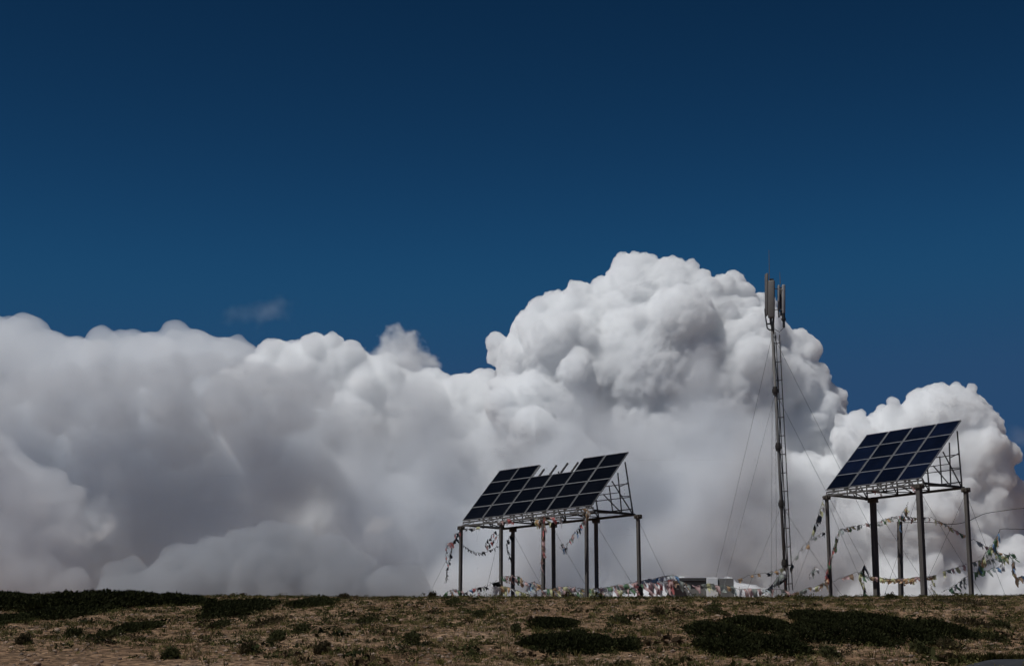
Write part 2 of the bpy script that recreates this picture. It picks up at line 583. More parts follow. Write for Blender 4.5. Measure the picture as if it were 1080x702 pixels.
lp = ground_at(949.6, 63.0)
lh = at(948.8, 549.5, 63.0)
lone = MB().bar(lp - Vector((0, 0, .2)), lh, 0.15, 0.15, up=(1, 0.6, 0)).bevel(0.012, 1).build('standing_post', POSTM)
tag(lone, 'short grey post standing alone under the shorter array, flags tied on its head', 'post')
# move the origin of the lone post to its foot
def origin_to(o, p):
    p = Vector(p)
    o.data.transform(Matrix.Translation(-p - Vector((0, 0, 0)) + o.location))
    o.location = p
origin_to(lone, lp)

MY = 62.0
mb, mt = ground_at(829.6, MY), at(814.6, 351.5, MY)
mast = empty('radio_mast', mb)
tag(mast, 'tall slender guyed mast with a side ladder and pale antennas at its top', 'radio mast')
mx = (mt - mb)
def mp(py):                                       # point of the pole seen at a height of the photograph
    lo, hi = 0.0, 1.1
    for _ in range(40):
        k = (lo + hi) / 2
        if proj(mb + mx * k)[1] > py: lo = k
        else: hi = k
    return mb + mx * lo
MASTM = noisy('mast_steel', (0.08, 0.074, 0.068), (0.155, 0.146, 0.137), 3.0, 0.6, 0.0, 0.05, stretch=(4, 4, .4))
MB().tube([mb - Vector((0, 0, .2)), mt + mx.normalized() * 0.1], 0.054, 14, 0.046).build('pole', MASTM, mast, True)
for py in (412, 471, 531.5, 594):
    c = mp(py)
    fl = MB()
    for dz, rr in ((-.10, .085), (-.035, .12), (.035, .12), (.10, .085)):
        fl.tube([c + Vector((0, 0, dz - .022)), c + Vector((0, 0, dz + .022))], rr, 14)
    fl.tube([c - Vector((0, 0, .15)), c + Vector((0, 0, .15))], 0.088, 12)
    fl.build('flange', DARK_STEEL, mast)
X, Zv = Vector((1, 0, 0)), Vector((0, 0, 1))
r1 = Vector((0.14, 0.13, 0)); r2 = Vector((0.24, -0.02, 0))
lad = empty('ladder', (0, 0, 0)); lad.parent = mast; lad.location = (0, 0, 0)
hi = mp(353); lo = mp(622)
for off0, off1 in ((r1 * 1.0, r1 * 1.05), (r2 * 1.0, r2 * 1.08)):
    MB().tube([lo + off0, hi + off1], 0.017, 6).build('ladder_rail', DARK_STEEL, lad)
yy = 361.5
while yy < 622:
    c = mp(yy)
    f = (yy - 353) / (622 - 353)
    e1 = r1 * (1.05 - .05 * f); e2 = r2 * (1.08 - .08 * f)
    MB().tube([c, c + e1 * 1.0, c + e2 * 1.06], 0.015, 6).build('rung', DARK_STEEL, lad)
    yy += 19.5
# a feeder cable runs down beside the ladder
MB().tube([mp(350) + Vector((.1, -.03, 0))] + [mp(y) + Vector((.08 + .02 * math.sin(y * .13), .06, 0)) for y in range(362, 620, 12)], 0.016, 6).build('feeder_cable', noisy('black_cable', (.015, .015, .015), (.03, .03, .03), 9.0, .6), mast)
ANT = noisy('antenna_radome', (0.125, 0.113, 0.104), (0.16, 0.147, 0.136), 4.0, 0.55)
ANT2 = noisy('pale_radome', (0.24, 0.24, 0.245), (0.31, 0.31, 0.315), 4.0, 0.5)
BLK = noisy('black_fittings', (0.012, 0.012, 0.012), (0.03, 0.03, 0.03), 9.0, 0.5)
def antenna(name, px, y0, y1, w, d, mat, dY, yawd, rnded=0.05, tilt_px=0.0):
    A0, A1 = at(px + tilt_px, y1, MY + dY), at(px, y0, MY + dY)
    u = Vector((math.cos(R(yawd)), math.sin(R(yawd)), 0))
    v = Vector((-u.y, u.x, 0))
    m_ = MB().box((A0 + A1) / 2, u, v, (A1 - A0).normalized(), w, d, (A1 - A0).length)
    m_.bevel(rnded, 3)
    return m_.build(name, mat, mast, True), A0, A1
pa, A0, A1 = antenna('panel_antenna', 813.6, 295.5, 335.5, 0.25, 0.13, ANT, -0.12, -12)
MB().box(A1 + Zv * .02, X, Vector((0, 1, 0)), Zv, 0.16, 0.10, 0.07).bevel(.015, 1).build('end_cap', BLK, pa)
cb = MB()
for dx in (-.06, 0.0, .06, .10):
    cb.tube([A0 + X * dx + Zv * .02, A0 + X * (dx * .8) - Zv * .2, A0 + X * (.05 + dx * .3) - Zv * .42, mp(352) + X * .05], 0.019, 6)
cb.build('antenna_cables', BLK, pa)
pa2, B0, B1 = antenna('panel_antenna', 808.4, 288.5, 333.0, 0.085, 0.24, ANT, 0.10, 8, 0.03)
pa3, C0, C1 = antenna('panel_antenna', 826.3, 300.0, 331.0, 0.13, 0.13, ANT2, 0.05, 20, 0.045)
pa4, D0, D1 = antenna('panel_antenna', 821.3, 300.5, 327.0, 0.085, 0.09, ANT2, 0.25, 20, 0.03)
for A_, B_ in ((C0, pa3), (D0, pa4)):
    m_ = MB().tube([A_ + Zv * .06, A_ - Zv * .28], 0.062 if B_ is pa3 else .03, 10)
    if B_ is pa3:
        m_.tube([A_ - Zv * .28, A_ - Zv * .52], 0.045, 10)
        m_.tube([A_ - Zv * .16, A_ - Zv * .24], 0.085, 10)
    m_.build('tail_fitting', BLK, B_)
MB().tube([at(823.4, 303, MY + .1), at(823.6, 333, MY + .1)], 0.03, 8).build('antenna_spine', DARK_STEEL, mast)
br = MB()
br.tube([at(816, 304.5, MY), at(828, 305.5, MY)], 0.014, 6)
br.build('antenna_bracket', ANT2, mast)
MB().tube([at(816, 326.5, MY), at(824.5, 326.5, MY)], 0.016, 6).build('antenna_bracket', ANT2, mast)
br = MB()
br.tube([at(806.8, 325.5, MY + .1), at(807.3, 333, MY + .1), at(808.6, 342, MY), at(809.2, 346, MY), at(811.5, 347.6, MY), at(814.8, 348.2, MY)], 0.028, 8)
br.tube([at(809.2, 341.5, MY), at(814.5, 341.2, MY)], 0.03, 8)
br.tube([at(813.2, 333, MY - .05), at(814.7, 354, MY)], 0.034, 10)
br.tube([at(813.5, 345, MY - .03), at(822, 350, MY - .1), at(826, 346, MY)], 0.012, 6)
br.build('antenna_bracket', BLK, mast)
for (px, y0, y1, px2) in ((811.5, 295, 263.5, 811.0), (823.0, 300, 287.0, 822.4)):
    MB().tube([at(px, y0, MY), at(px2, y1, MY)], 0.014, 6, 0.008).build('whip_antenna', ANT, mast)
# mast guys, tied to the pole and pegged in the ground
def guy(p, gp, r=0.0065):
    wire(mast, 'guy_wire', sagging(p, gp, 0.10), r)
guy(mp(352), ground_at(744, 64)); guy(mp(413), ground_at(755, 60)); guy(mp(532), ground_at(776, 60.5))
guy(mp(352), ground_at(968, 68)); guy(mp(413), ground_at(942, 66)); guy(mp(532), ground_at(905, 65))
guy(mp(352), ground_at(812, 78)); guy(mp(413), ground_at(818, 74))

# bracing wires of the arrays
def array_guys(root, posts, spec):
    for k, px, dY in spec:
        foot, head = posts[k]
        wire(root, 'guy_wire', sagging(head - Vector((0, 0, .12)), ground_at(px, head.y + dY), 0.05), 0.0055)
array_guys(arr_left, posts_l, ((4, 592, 3), (5, 640, 3), (6, 690, 3), (7, 722, 2.5), (0, 440, -1.5), (1, 505, 3.5)))
array_guys(arr_right, posts_r, ((3, 1066, 2), (2, 998, 3), (0, 828, -1.5), (1, 1045, 2.5), (0, 925, 4.5), (3, 960, 4.5), (1, 925, 5)))

# low concrete hut and blocks at the crest
CONC = noisy('grey_concrete', (0.13, 0.127, 0.122), (0.22, 0.215, 0.205), 3.0, 0.9, 0, 0.3)
CONCD = noisy('dark_roof_edge', (0.045, 0.042, 0.045), (0.08, 0.075, 0.075), 4.0, 0.9, 0, 0.2)
WHITE = noisy('whitewash', (0.72, 0.72, 0.72), (0.82, 0.82, 0.82), 5.0, 0.9, 0, 0.15)
HY = 60.8
def block(x0, x1, y_top, Y, depth, mat, name, parent=None, bev=.02):
    p, q = at(x0, y_top, Y), at(x1, y_top, Y)
    zb = min(gz(p.x, Y), gz(q.x, Y)) - 0.2
    zt = (p.z + q.z) / 2
    m_ = MB().box(((p.x + q.x) / 2, Y + depth / 2, (zb + zt) / 2), (1, 0, 0), (0, 1, 0), (0, 0, 1), q.x - p.x, depth, zt - zb)
    m_.bevel(bev, 2)
    return m_.build(name, mat, parent)
hx = at(726, 620, HY)
hut = empty('concrete_hut', (hx.x, HY + 1, gz(hx.x, HY)))
tag(hut, 'low flat-roofed grey concrete hut behind the crest, flags strung across it', 'hut')
block(708.5, 744.3, 612.6, HY, 2.0, CONC, 'wall', hut)
p, q = at(706.8, 609.2, HY), at(745.3, 612.7, HY)
MB().box(((p.x + q.x) / 2, HY + 1.0, (p.z + q.z) / 2 + .003), (1, 0, 0), (0, 1, 0), (0, 0, 1), q.x - p.x, 2.2, p.z - q.z).bevel(.012, 1).build('roof_slab', CONCD, hut)
wb = block(745.2, 757.2, 608.6, HY - .15, 0.5, WHITE, 'painted_block'); tag(wb, 'whitewashed square block standing between the hut and the grey pillar', 'block')
gp = block(757.9, 773.8, 609.4, HY - .1, 0.55, CONC, 'concrete_pillar'); tag(gp, 'stubby grey concrete pillar right of the whitewashed block', 'pillar')
for o in (wb, gp):
    c = sum((Vector(b) for b in o.bound_box), Vector()) / 8
    origin_to(o, (c.x, c.y, min(b[2] for b in o.bound_box)))
# ------------------------------------------------------------------ vegetation and stones
rng = np.random.RandomState(42)

def tufts(name, pos, size, blades, tint, mat, spread=0.55, lean=0.75, width=0.06, kind='stuff', label=None, cat=None):
    """grass: every tuft a spray of narrow bent blades (two triangles each)"""
    n = len(pos)
    N = n * blades
    pz = np.repeat(pos, blades, 0); sz = np.repeat(size, blades)
    ang = rng.uniform(0, 2 * np.pi, N)
    out = rng.uniform(0.1, 1.0, N) * lean
    L = sz * rng.uniform(0.55, 1.1, N)
    dx, dy = np.cos(ang), np.sin(ang)
    base = pz + np.stack([dx * sz * spread * rng.uniform(0, .7, N), dy * sz * spread * rng.uniform(0, .7, N), np.full(N, -0.01)], 1)
    mid = base + np.stack([dx * out * L * .35, dy * out * L * .35, L * .62], 1)
    tip = base + np.stack([dx * out * L, dy * out * L, L * (1.0 - .3 * out)], 1)
    sa = rng.uniform(0, 2 * np.pi, N)
    side = np.stack([np.cos(sa), np.sin(sa), np.zeros(N)], 1) * (sz * width * rng.uniform(.6, 1.4, N))[:, None]
    V = np.stack([base - side, base + side, mid - side * .8, mid + side * .8, tip], 1).reshape(-1, 3)
    k = (np.arange(N) * 5)[:, None]
    F = np.concatenate([k + np.array([[0, 1, 3]]), k + np.array([[0, 3, 2]]), k + np.array([[2, 3, 4]])], 0)
    me = raw_mesh(name, V, F)
    tn = np.repeat(tint, blades, 0) * rng.uniform(.7, 1.3, (N, 1))
    set_tint(me, np.repeat(tn, 5, 0))
    return me
LEAF = foliage('tinted_leaf')

def slope_points(n, ylo=19.0, yhi=66.0, xmax=26.0):
    """evenly thick in the picture's depth, not heaped towards the crest"""
    y = rng.uniform(ylo, yhi, n)
    x = rng.uniform(-1, 1, n) * (6.5 + y * 0.36)
    return x, y
def mask_noise(x, y, s, o=0.0):
    return noise3(np.stack([x * s, y * s, np.full_like(x, o)], 1))
def bare(x, y):
    """the bare reddish track crossing the lower left corner"""
    return np.clip(((-4.0 - (y - 24.0) * 1.1) - x) / 1.5, 0, 1) * np.clip((26.2 - y) / 1.2, 0, 1)

def field(n, seed_off, cover, ylo=19, yhi=66):
    x, y = slope_points(n, ylo, yhi)
    d = 0.45 * mask_noise(x, y, 0.5, seed_off) + 0.6 * mask_noise(x, y, 2.3, seed_off + 5) + rng.uniform(-.12, .12, n)
    keep = (d > cover - np.clip((y - 42) / 60, 0, .25)) & (bare(x, y) < rng.uniform(0, 1, n) * 0.9)
    x, y = x[keep], y[keep]
    return np.stack([x, y, ground_z(x, y)], 1)

GREENS = np.array([(0.1165, 0.1087, 0.0310), (0.0714, 0.0776, 0.0248), (0.1552, 0.1366, 0.0497), (0.1180, 0.0931, 0.0373)])
DRY = np.array([(0.2880, 0.2160, 0.1104), (0.2040, 0.1464, 0.0744), (0.3600, 0.2880, 0.1680), (0.1440, 0.0960, 0.0528)])
def pick(arr, n):
    return arr[rng.randint(0, len(arr), n)] * rng.uniform(.75, 1.25, (n, 1))
p = field(36000, 1.0, -0.02)
me = tufts('grass', p, rng.lognormal(np.log(.070), .38, len(p)).clip(.02, .12), 14, pick(GREENS, len(p)), LEAF, width=.042, lean=1.0, spread=.8)
tag(link('grass', me, LEAF), 'short green grass tufts growing all over the stony slope', 'grass', kind='stuff')
p = field(30000, 30.0, -0.05)
me = tufts('dry_grass', p, rng.lognormal(np.log(.062), .38, len(p)).clip(.02, .11), 11, pick(DRY, len(p)), LEAF, width=.036, lean=1.1, spread=.9)
tag(link('dry_grass', me, LEAF), 'straw-coloured dry grass mixed among the green tufts of the slope', 'grass', kind='stuff')

def leaf_lumps(pos, size, n_leaf, tint, flat=0.5, leaf=0.16):
    """low cushions of small leaves: faces scattered through a flattened dome"""
    n = len(pos)
    N = n * n_leaf
    d = rng.normal(size=(N, 3)); d /= np.linalg.norm(d, axis=1)[:, None]
    d[:, 2] = np.abs(d[:, 2])
    rr = rng.uniform(.35, 1.0, N) ** .5
    sz = np.repeat(size, n_leaf)
    c = np.repeat(pos, n_leaf, 0) + d * (rr * sz)[:, None] * np.array((1, 1, flat))
    u = rng.normal(size=(N, 3)); u /= np.linalg.norm(u, axis=1)[:, None]
    v = np.cross(u, d + rng.normal(size=(N, 3)) * .7); v /= np.linalg.norm(v, axis=1)[:, None] + 1e-6
    l = (sz * leaf * rng.uniform(.6, 1.4, N))[:, None]
    V = np.stack([c - u * l, c + v * l * .6, c + u * l, c - v * l * .6], 1).reshape(-1, 3)
    F = np.arange(N * 4).reshape(-1, 4)
    tn = np.repeat(tint, n_leaf, 0) * rng.uniform(.65, 1.35, (N, 1))
    return V, F, np.repeat(tn, 4, 0)
p = field(24000, 60.0, 0.02)
sz = rng.lognormal(np.log(.070), .50, len(p))
HERB = np.array([(0.0505, 0.0505, 0.0193), (0.0327, 0.0386, 0.0149), (0.0817, 0.0743, 0.0312), (0.0564, 0.0386, 0.0223), (0.0238, 0.0267, 0.0119)])
V, F_, T = leaf_lumps(p, sz, 34, pick(HERB, len(p)))
me = raw_mesh('ground_herbs', V, F_); set_tint(me, T)
tag(link('ground_herbs', me, LEAF), 'low dark cushion herbs scattered over the stony slope', 'herbs', kind='stuff')

p = field(10000, 75.0, 0.02)
TUS = np.array([(0.0867, 0.0867, 0.0300), (0.0700, 0.0767, 0.0250), (0.1167, 0.1067, 0.0400), (0.0567, 0.0600, 0.0216), (0.1417, 0.1167, 0.0534)])
V, F_, T = leaf_lumps(p, rng.lognormal(np.log(.095), .36, len(p)).clip(.05, .22), 46, pick(TUS, len(p)), flat=.72, leaf=.11)
me = raw_mesh('tussocks', V, F_); set_tint(me, T)
tag(link('tussocks', me, LEAF), 'rounded olive grass tussocks dotted over the slope', 'grass', kind='stuff')

# pale stones
x, y = slope_points(26000, 19, 60)
k = (mask_noise(x, y, 0.8, 90.0) > rng.uniform(-.35, .15, len(x)))
x, y = x[k], y[k]
iv, if_ = ico(1)
S = rng.lognormal(np.log(.0165), .45, len(x)).clip(.007, .05)
rot = rng.uniform(0, 2 * np.pi, len(x))
Vs = iv[None] * (1 + rng.uniform(-.34, .34, (len(x), len(iv), 1))) * (S[:, None, None] * np.array((1.2, .9, .62)))
ca, sa = np.cos(rot)[:, None], np.sin(rot)[:, None]
Vs = np.stack([Vs[..., 0] * ca - Vs[..., 1] * sa, Vs[..., 0] * sa + Vs[..., 1] * ca, Vs[..., 2]], -1)
Vs = Vs + np.stack([x, y, ground_z(x, y) + S * .25], 1)[:, None]
Fs = (if_[None] + (np.arange(len(x)) * len(iv))[:, None, None]).reshape(-1, 3)
me = raw_mesh('stones', Vs.reshape(-1, 3), Fs)
set_tint(me, np.repeat(np.array((.27, .195, .145)) * rng.uniform(.45, 1.55, (len(x), 1)), len(iv), 0))
sm, sn, sl_, sb = new_mat('pale_stone')
at_ = sn.new('ShaderNodeAttribute'); at_.attribute_name = 'tint'
sl_.new(at_.outputs['Color'], sb.inputs['Base Color']); sb.inputs['Roughness'].default_value = .9
tag(link('stones', me, sm), 'small pale stones lying about on the bare soil', 'stones', kind='stuff')

# ---- shrubs: each a thing of its own, a woody core, dense small sprays over low domes
BARK = noisy('shrub_wood', (.03, .022, .016), (.06, .045, .032), 8.0, .9)
def shrub(name, label, cat, domes, n, tint, group=None, spray=.075, tip=(.040, .042, .016), tipfrac=.06, rag=.38):
    """domes: (x, y, half width, half depth, height) standing on the slope"""
    n, spray = int(n * 2.6), spray * .48
    area = np.array([d[2] * d[3] + d[4] * (d[2] + d[3]) for d in domes])
    cnt = np.maximum((n * area / area.sum()).astype(int), 30)
    Cs, Ns, Hs = [], [], []
    for (x0, y0, hw, hd, hh), m in zip(domes, cnt):
        d = rng.normal(size=(m, 3)); d[:, 2] = np.abs(d[:, 2]) + .05
        d /= np.linalg.norm(d, axis=1)[:, None]
        lump = 1 + rag * .9 * noise3(d * 2.2 + np.array((x0, y0, 1.0))) + rag * .7 * noise3(d * 5.0 + np.array((x0, 3.0, y0)))
        r = rng.uniform(.72, 1.02, m) * lump
        x = x0 + d[:, 0] * r * hw; y = y0 + d[:, 1] * r * hd
        z = ground_z(x, y) + d[:, 2] * r * hh
        Cs.append(np.stack([x, y, z], 1)); Ns.append(d); Hs.append(d[:, 2])
    C, Nn, H = np.concatenate(Cs), np.concatenate(Ns), np.concatenate(Hs)
    N = len(C)
    u = Nn * .8 + rng.normal(size=(N, 3)) * .6 + np.array((0, 0, .35)); u /= np.linalg.norm(u, axis=1)[:, None]
    v = np.cross(u, rng.normal(size=(N, 3))); v /= np.linalg.norm(v, axis=1)[:, None]
    l = (spray * rng.uniform(.5, 1.5, N))[:, None]
    V = np.stack([C - u * l * .6, C + v * l * .34, C + u * l, C - v * l * .34], 1).reshape(-1, 3)
    F = np.arange(N * 4).reshape(-1, 4)
    T = np.array(tint)[None] * rng.uniform(.55, 1.45, (N, 1))
    if tip is not None:
        k = rng.uniform(0, 1, N) < tipfrac
        T[k] = np.array(tip) * rng.uniform(.7, 1.3, (k.sum(), 1))
    cx, cy_ = np.mean([d[0] for d in domes]), np.mean([d[1] for d in domes])
    root = empty(name, (cx, cy_, gz(cx, cy_)))
    tag(root, label, cat, group)
    me = raw_mesh('foliage', V, F); set_tint(me, np.repeat(T, 4, 0))
    link('foliage', me, LEAF, root)
    # woody stems fanning out under the leaves
    m = MB()
    for (x0, y0, hw, hd, hh) in domes:
        for k in range(7):
            a = 2 * math.pi * k / 7 + x0
            b0 = Vector((x0, y0, gz(x0, y0) - .03))
            e = Vector((x0 + math.cos(a) * hw * .75, y0 + math.sin(a) * hd * .75, gz(x0 + math.cos(a) * hw * .75, y0 + math.sin(a) * hd * .75) + hh * .4))
            m.tube([b0, b0.lerp(e, .5) + Vector((0, 0, hh * .15)), e], .03 * min(1, hh * 2), 5, .008)
    m.build('stems', BARK, root)
    return root
def dome(x0, x1, ytop, ybase, dscale=1.0, hmin=.10, depth=None):
    """a dome whose front foot is seen at ybase and whose top is seen at ytop (pixels of the photograph)"""
    f = on_ground((x0 + x1) / 2, ybase)
    hw = (x1 - x0) / 2 / FPX * f.y
    b = on_ground((x0 + x1) / 2, max(ytop, 632) + (2 if ytop > 632 else 0))
    hd = max(.25, (b.y - f.y) * .5) * dscale if depth is None else depth
    yc = f.y + hd
    xc = f.x / f.y * yc
    want = ray((x0 + x1) / 2, ytop)
    hh = max(hmin, want.z / want.y * yc - gz(xc, yc))
    return (xc, yc, hw, hd, hh)
JUN = (.0195, .0215, .0078)
JUN2 = (.030, .032, .012)
shrub('spreading_shrub', 'broad black-green mat of shrub along the crest at the far left', 'shrub',
      [dome(-70, 60, 626, 645, .5), dome(20, 130, 625, 646, .5), dome(95, 180, 624.5, 641, .6), dome(140, 210, 626, 638, .6), dome(-60, 40, 623.5, 640, .5), dome(60, 150, 623, 640, .5), dome(170, 226, 629, 639, .6)],
      26000, JUN, spray=.10)
shrub('shrub', 'dark rounded shrub with pale yellowish top in front of the long crest mat', 'shrub',
      [dome(30, 104, 640, 655), dome(62, 90, 637, 650)], 5000, JUN, spray=.09, tip=(.075, .078, .03), tipfrac=.07)
shrub('shrub', 'dark shrub cut by the left edge of the photo below the long mat', 'shrub', [dome(-25, 20, 649, 665)], 3000, JUN2, spray=.08)
shrub('shrub', 'dense dark shrub right of the long crest mat, pale twigs on its left', 'shrub',
      [dome(228, 282, 635, 653), dome(224, 252, 633, 646)], 5000, JUN, spray=.09, tip=(.07, .07, .03), tipfrac=.05)
shrub('shrub', 'flat dark patch of shrub on the crest left of the longer array', 'shrub', [dome(306, 356, 632, 641.5), dome(312, 345, 633, 640.5)], 3200, JUN2, spray=.09)
shrub('shrub', 'ragged dark green shrub low on the stony slope at the left', 'shrub', [dome(124, 152, 657, 668), dome(145, 165, 656, 667)], 2200, JUN2, spray=.06)
shrub('shrub', 'smaller of the two dark cushions on the slope below the longer array', 'shrub', [dome(556, 612, 652, 665)], 4200, JUN, spray=.075)
shrub('shrub', 'larger of the two dark cushions below the longer array, greener at its right end', 'shrub',
      [dome(546, 612, 670, 690), dome(580, 640, 668, 691), dome(610, 655, 671, 690), dome(645, 673, 675, 689)], 9000, JUN, spray=.065, tip=(.032, .036, .015), tipfrac=.10)
shrub('spreading_shrub', 'wide sprawling black-green mat of shrub below the shorter array', 'shrub',
      [dome(834, 905, 646, 662), dome(880, 948, 648, 664), dome(764, 834, 651, 668), dome(722, 792, 658, 681), dome(846, 930, 656, 684), dome(905, 980, 655, 682), dome(960, 1019, 656, 675), dome(732, 800, 675, 695), dome(785, 853, 672, 693), dome(820, 880, 664, 680)],
      24000, JUN, spray=.075)
small = [(284, 663, 14, 12), (292, 678, 14, 9), (390, 661, 16, 10), (362, 632, 12, 6), (434, 679, 16, 9), (544, 669, 10, 8), (456, 629, 10, 5), (655, 660, 16, 10), (668, 686, 14, 12), (600, 631, 16, 6),
         (112, 675, 18, 8), (78, 672, 12, 6), (25, 680, 10, 5), (226, 656, 16, 9), (232, 664, 12, 8), (262, 690, 12, 8), (318, 668, 12, 6), (755, 650, 14, 9), (694, 650, 12, 8), (972, 692, 12, 9),
         (876, 697, 14, 9), (1027, 665, 22, 12), (1056, 664, 12, 7), (1046, 678, 20, 9), (1000, 687, 10, 7), (850, 634, 18, 6), (940, 632, 14, 6), (1010, 640, 18, 9), (478, 640, 16, 7), (505, 652, 14, 7), (340, 690, 14, 8), (180, 696, 14, 7)]
SMALL = []
for i, (px, py, w, hgt) in enumerate(small):
    o = shrub('small_shrub', 'small dark bush', 'bush', [dome(px - w / 2, px + w / 2, py - hgt, py, hmin=.12)], 300, (.046, .047, .019) if i % 3 else (.056, .044, .023),
          group='small bushes scattered over the slope', spray=.065, rag=1.0)
    SMALL.append((o, px, py))
# each small bush is told by what it grows next to
near = {0: 'small bush right of the dense shrub at the left, upper of two in a line', 1: 'small bush right of the dense shrub at the left, lower of two in a line',
        2: 'bush halfway down the slope between the left array and the flat crest patch', 3: 'little bush on the crest just right of the flat dark patch',
        4: 'bush low on the slope left of the larger dark cushion', 5: 'little bush touching the left side above the larger dark cushion',
        6: 'little bush on the crest just left of the leftmost post', 7: 'bush on the slope to the right of the smaller dark cushion',
        8: 'green bush at the right end of the larger dark cushion', 9: 'low bush on the crest beneath the longer array',
        10: 'wide low bush between the ragged green shrub and the bare track', 11: 'small low bush below the dark shrub with the yellowish top',
        12: 'tiny bush at the edge of the bare track, furthest left', 13: 'bush directly below the dense shrub right of the crest mat, upper one',
        14: 'bush directly below the dense shrub right of the crest mat, lower one', 15: 'bush at the foot of the slope below the dense left shrub',
        16: 'low bush on the slope straight below the flat crest patch', 17: 'bush at the upper left corner of the wide right-hand mat',
        18: 'bush on the slope below the concrete hut', 19: 'bush in the bare soil below the right tip of the wide mat',
        20: 'bush at the bottom edge under the middle of the wide right-hand mat', 21: 'broad dark bush just right of the tip of the wide mat, on red soil',
        22: 'small bush by the right edge, right of the broad one on red soil', 23: 'low bush on red soil near the right edge, above the grey rock',
        24: 'tiny dark bush left of the grey rock', 25: 'low bush on the crest left of the shorter array', 26: 'low bush on the crest beneath the shorter array',
        27: 'bush below the rightmost post of the shorter array', 28: 'low bush on the slope below the left end of the longer array',
        29: 'bush halfway between the smaller dark cushion and the left array', 30: 'bush at the bottom edge left of the middle of the photo',
        31: 'bush at the bottom edge right of the bare track'}
for i, (o, px, py) in enumerate(SMALL):
    o['label'] = near[i]

# the grey rock at the lower right corner, grass hanging over its top
rk = on_ground(1052, 699)
iv, if_ = ico(4)
d = 1 + .20 * noise3(iv * 1.6 + 4) + .08 * noise3(iv * 5.0) + .03 * noise3(iv * 13.0)
RV = iv * d[:, None] * np.array((.78, .42, .13))
RV[:, 2] = np.maximum(RV[:, 2], -.12)
cpos = np.array((rk.x + .18, rk.y - .62, gz(rk.x + .18, rk.y - .62) - .035))
me = raw_mesh('rock', RV, if_); me.polygons.foreach_set('use_smooth', np.ones(len(me.polygons), dtype=bool))
ro = link('rock', me, noisy('grey_rock', (.016, .018, .021), (.036, .038, .043), 6.0, .9, 0, .5)); ro.location = cpos
tag(ro, 'flat blue-grey rock half buried at the lower right corner', 'rock')
pp = np.stack([rk.x + rng.uniform(-.7, .9, 160), rk.y + rng.uniform(-.12, .25, 160)], 1)
pp = np.concatenate([pp, ground_z(pp[:, 0], pp[:, 1])[:, None]], 1)
me = tufts('grass_clump', pp, rng.uniform(.09, .17, len(pp)), 22, pick(GREENS * .4, len(pp)), LEAF)
tag(link('grass_clump', me, LEAF), 'dark grass growing along the upper edge of the grey rock', 'grass', kind='stuff')
# ------------------------------------------------------------------ prayer flags: cords with cloths hanging from them
FL = {'blue': cloth('blue_cloth', (0.275, 0.463, 0.724)), 'white': cloth('white_cloth', (0.850, 0.850, 0.850)), 'red': cloth('red_cloth', (0.805, 0.272, 0.260)),
      'pink': cloth('faded_red_cloth', (0.850, 0.604, 0.580)), 'green': cloth('green_cloth', (0.216, 0.371, 0.228)), 'yellow': cloth('yellow_cloth', (0.850, 0.850, 0.509)),
      'orange': cloth('orange_cloth', (0.850, 0.592, 0.356)), 'pale': cloth('sun_bleached_cloth', (0.850, 0.850, 0.850)), 'dark': cloth('shade_dark_cloth', (0.028, 0.034, 0.050)),
      'sky': cloth('light_blue_cloth', (0.755, 0.850, 0.850)), 'black': cloth('black_cloth', (0.012, 0.012, 0.012)), 'grey': cloth('grey_green_cloth', (0.493, 0.541, 0.493)), 'brown': cloth('dusty_brown_cloth', (0.496, 0.353, 0.246))}  # dark and black also put the shade on shadowed flags into the cloth colour
CORD = noisy('cord', (.05, .045, .04), (.10, .09, .08), 20.0, .9)
frng = random.Random(11)
def smooth_path(pts, n):
    """Catmull-Rom through the points, evenly resampled"""
    P = [Vector(p) for p in pts]
    P = [P[0] * 2 - P[1]] + P + [P[-1] * 2 - P[-2]]
    out = []
    for i in range(1, len(P) - 2):
        for k in range(10):
            t = k / 10
            a, b, c, d = P[i - 1], P[i], P[i + 1], P[i + 2]
            out.append(.5 * ((2 * b) + (c - a) * t + (2 * a - 5 * b + 4 * c - d) * t * t + (3 * b - a - 3 * c + d) * t ** 3))
    out.append(P[-2])
    ln = [0]
    for a, b in zip(out, out[1:]):
        ln.append(ln[-1] + (b - a).length)
    res = []
    for k in range(n + 1):
        t = ln[-1] * k / n
        i = max(0, min(len(out) - 2, next((j for j in range(len(ln)) if ln[j] > t), len(ln)) - 1))
        f = (t - ln[i]) / max(1e-6, ln[i + 1] - ln[i])
        res.append(out[i].lerp(out[i + 1], min(1, f)))
    return res, ln[-1]
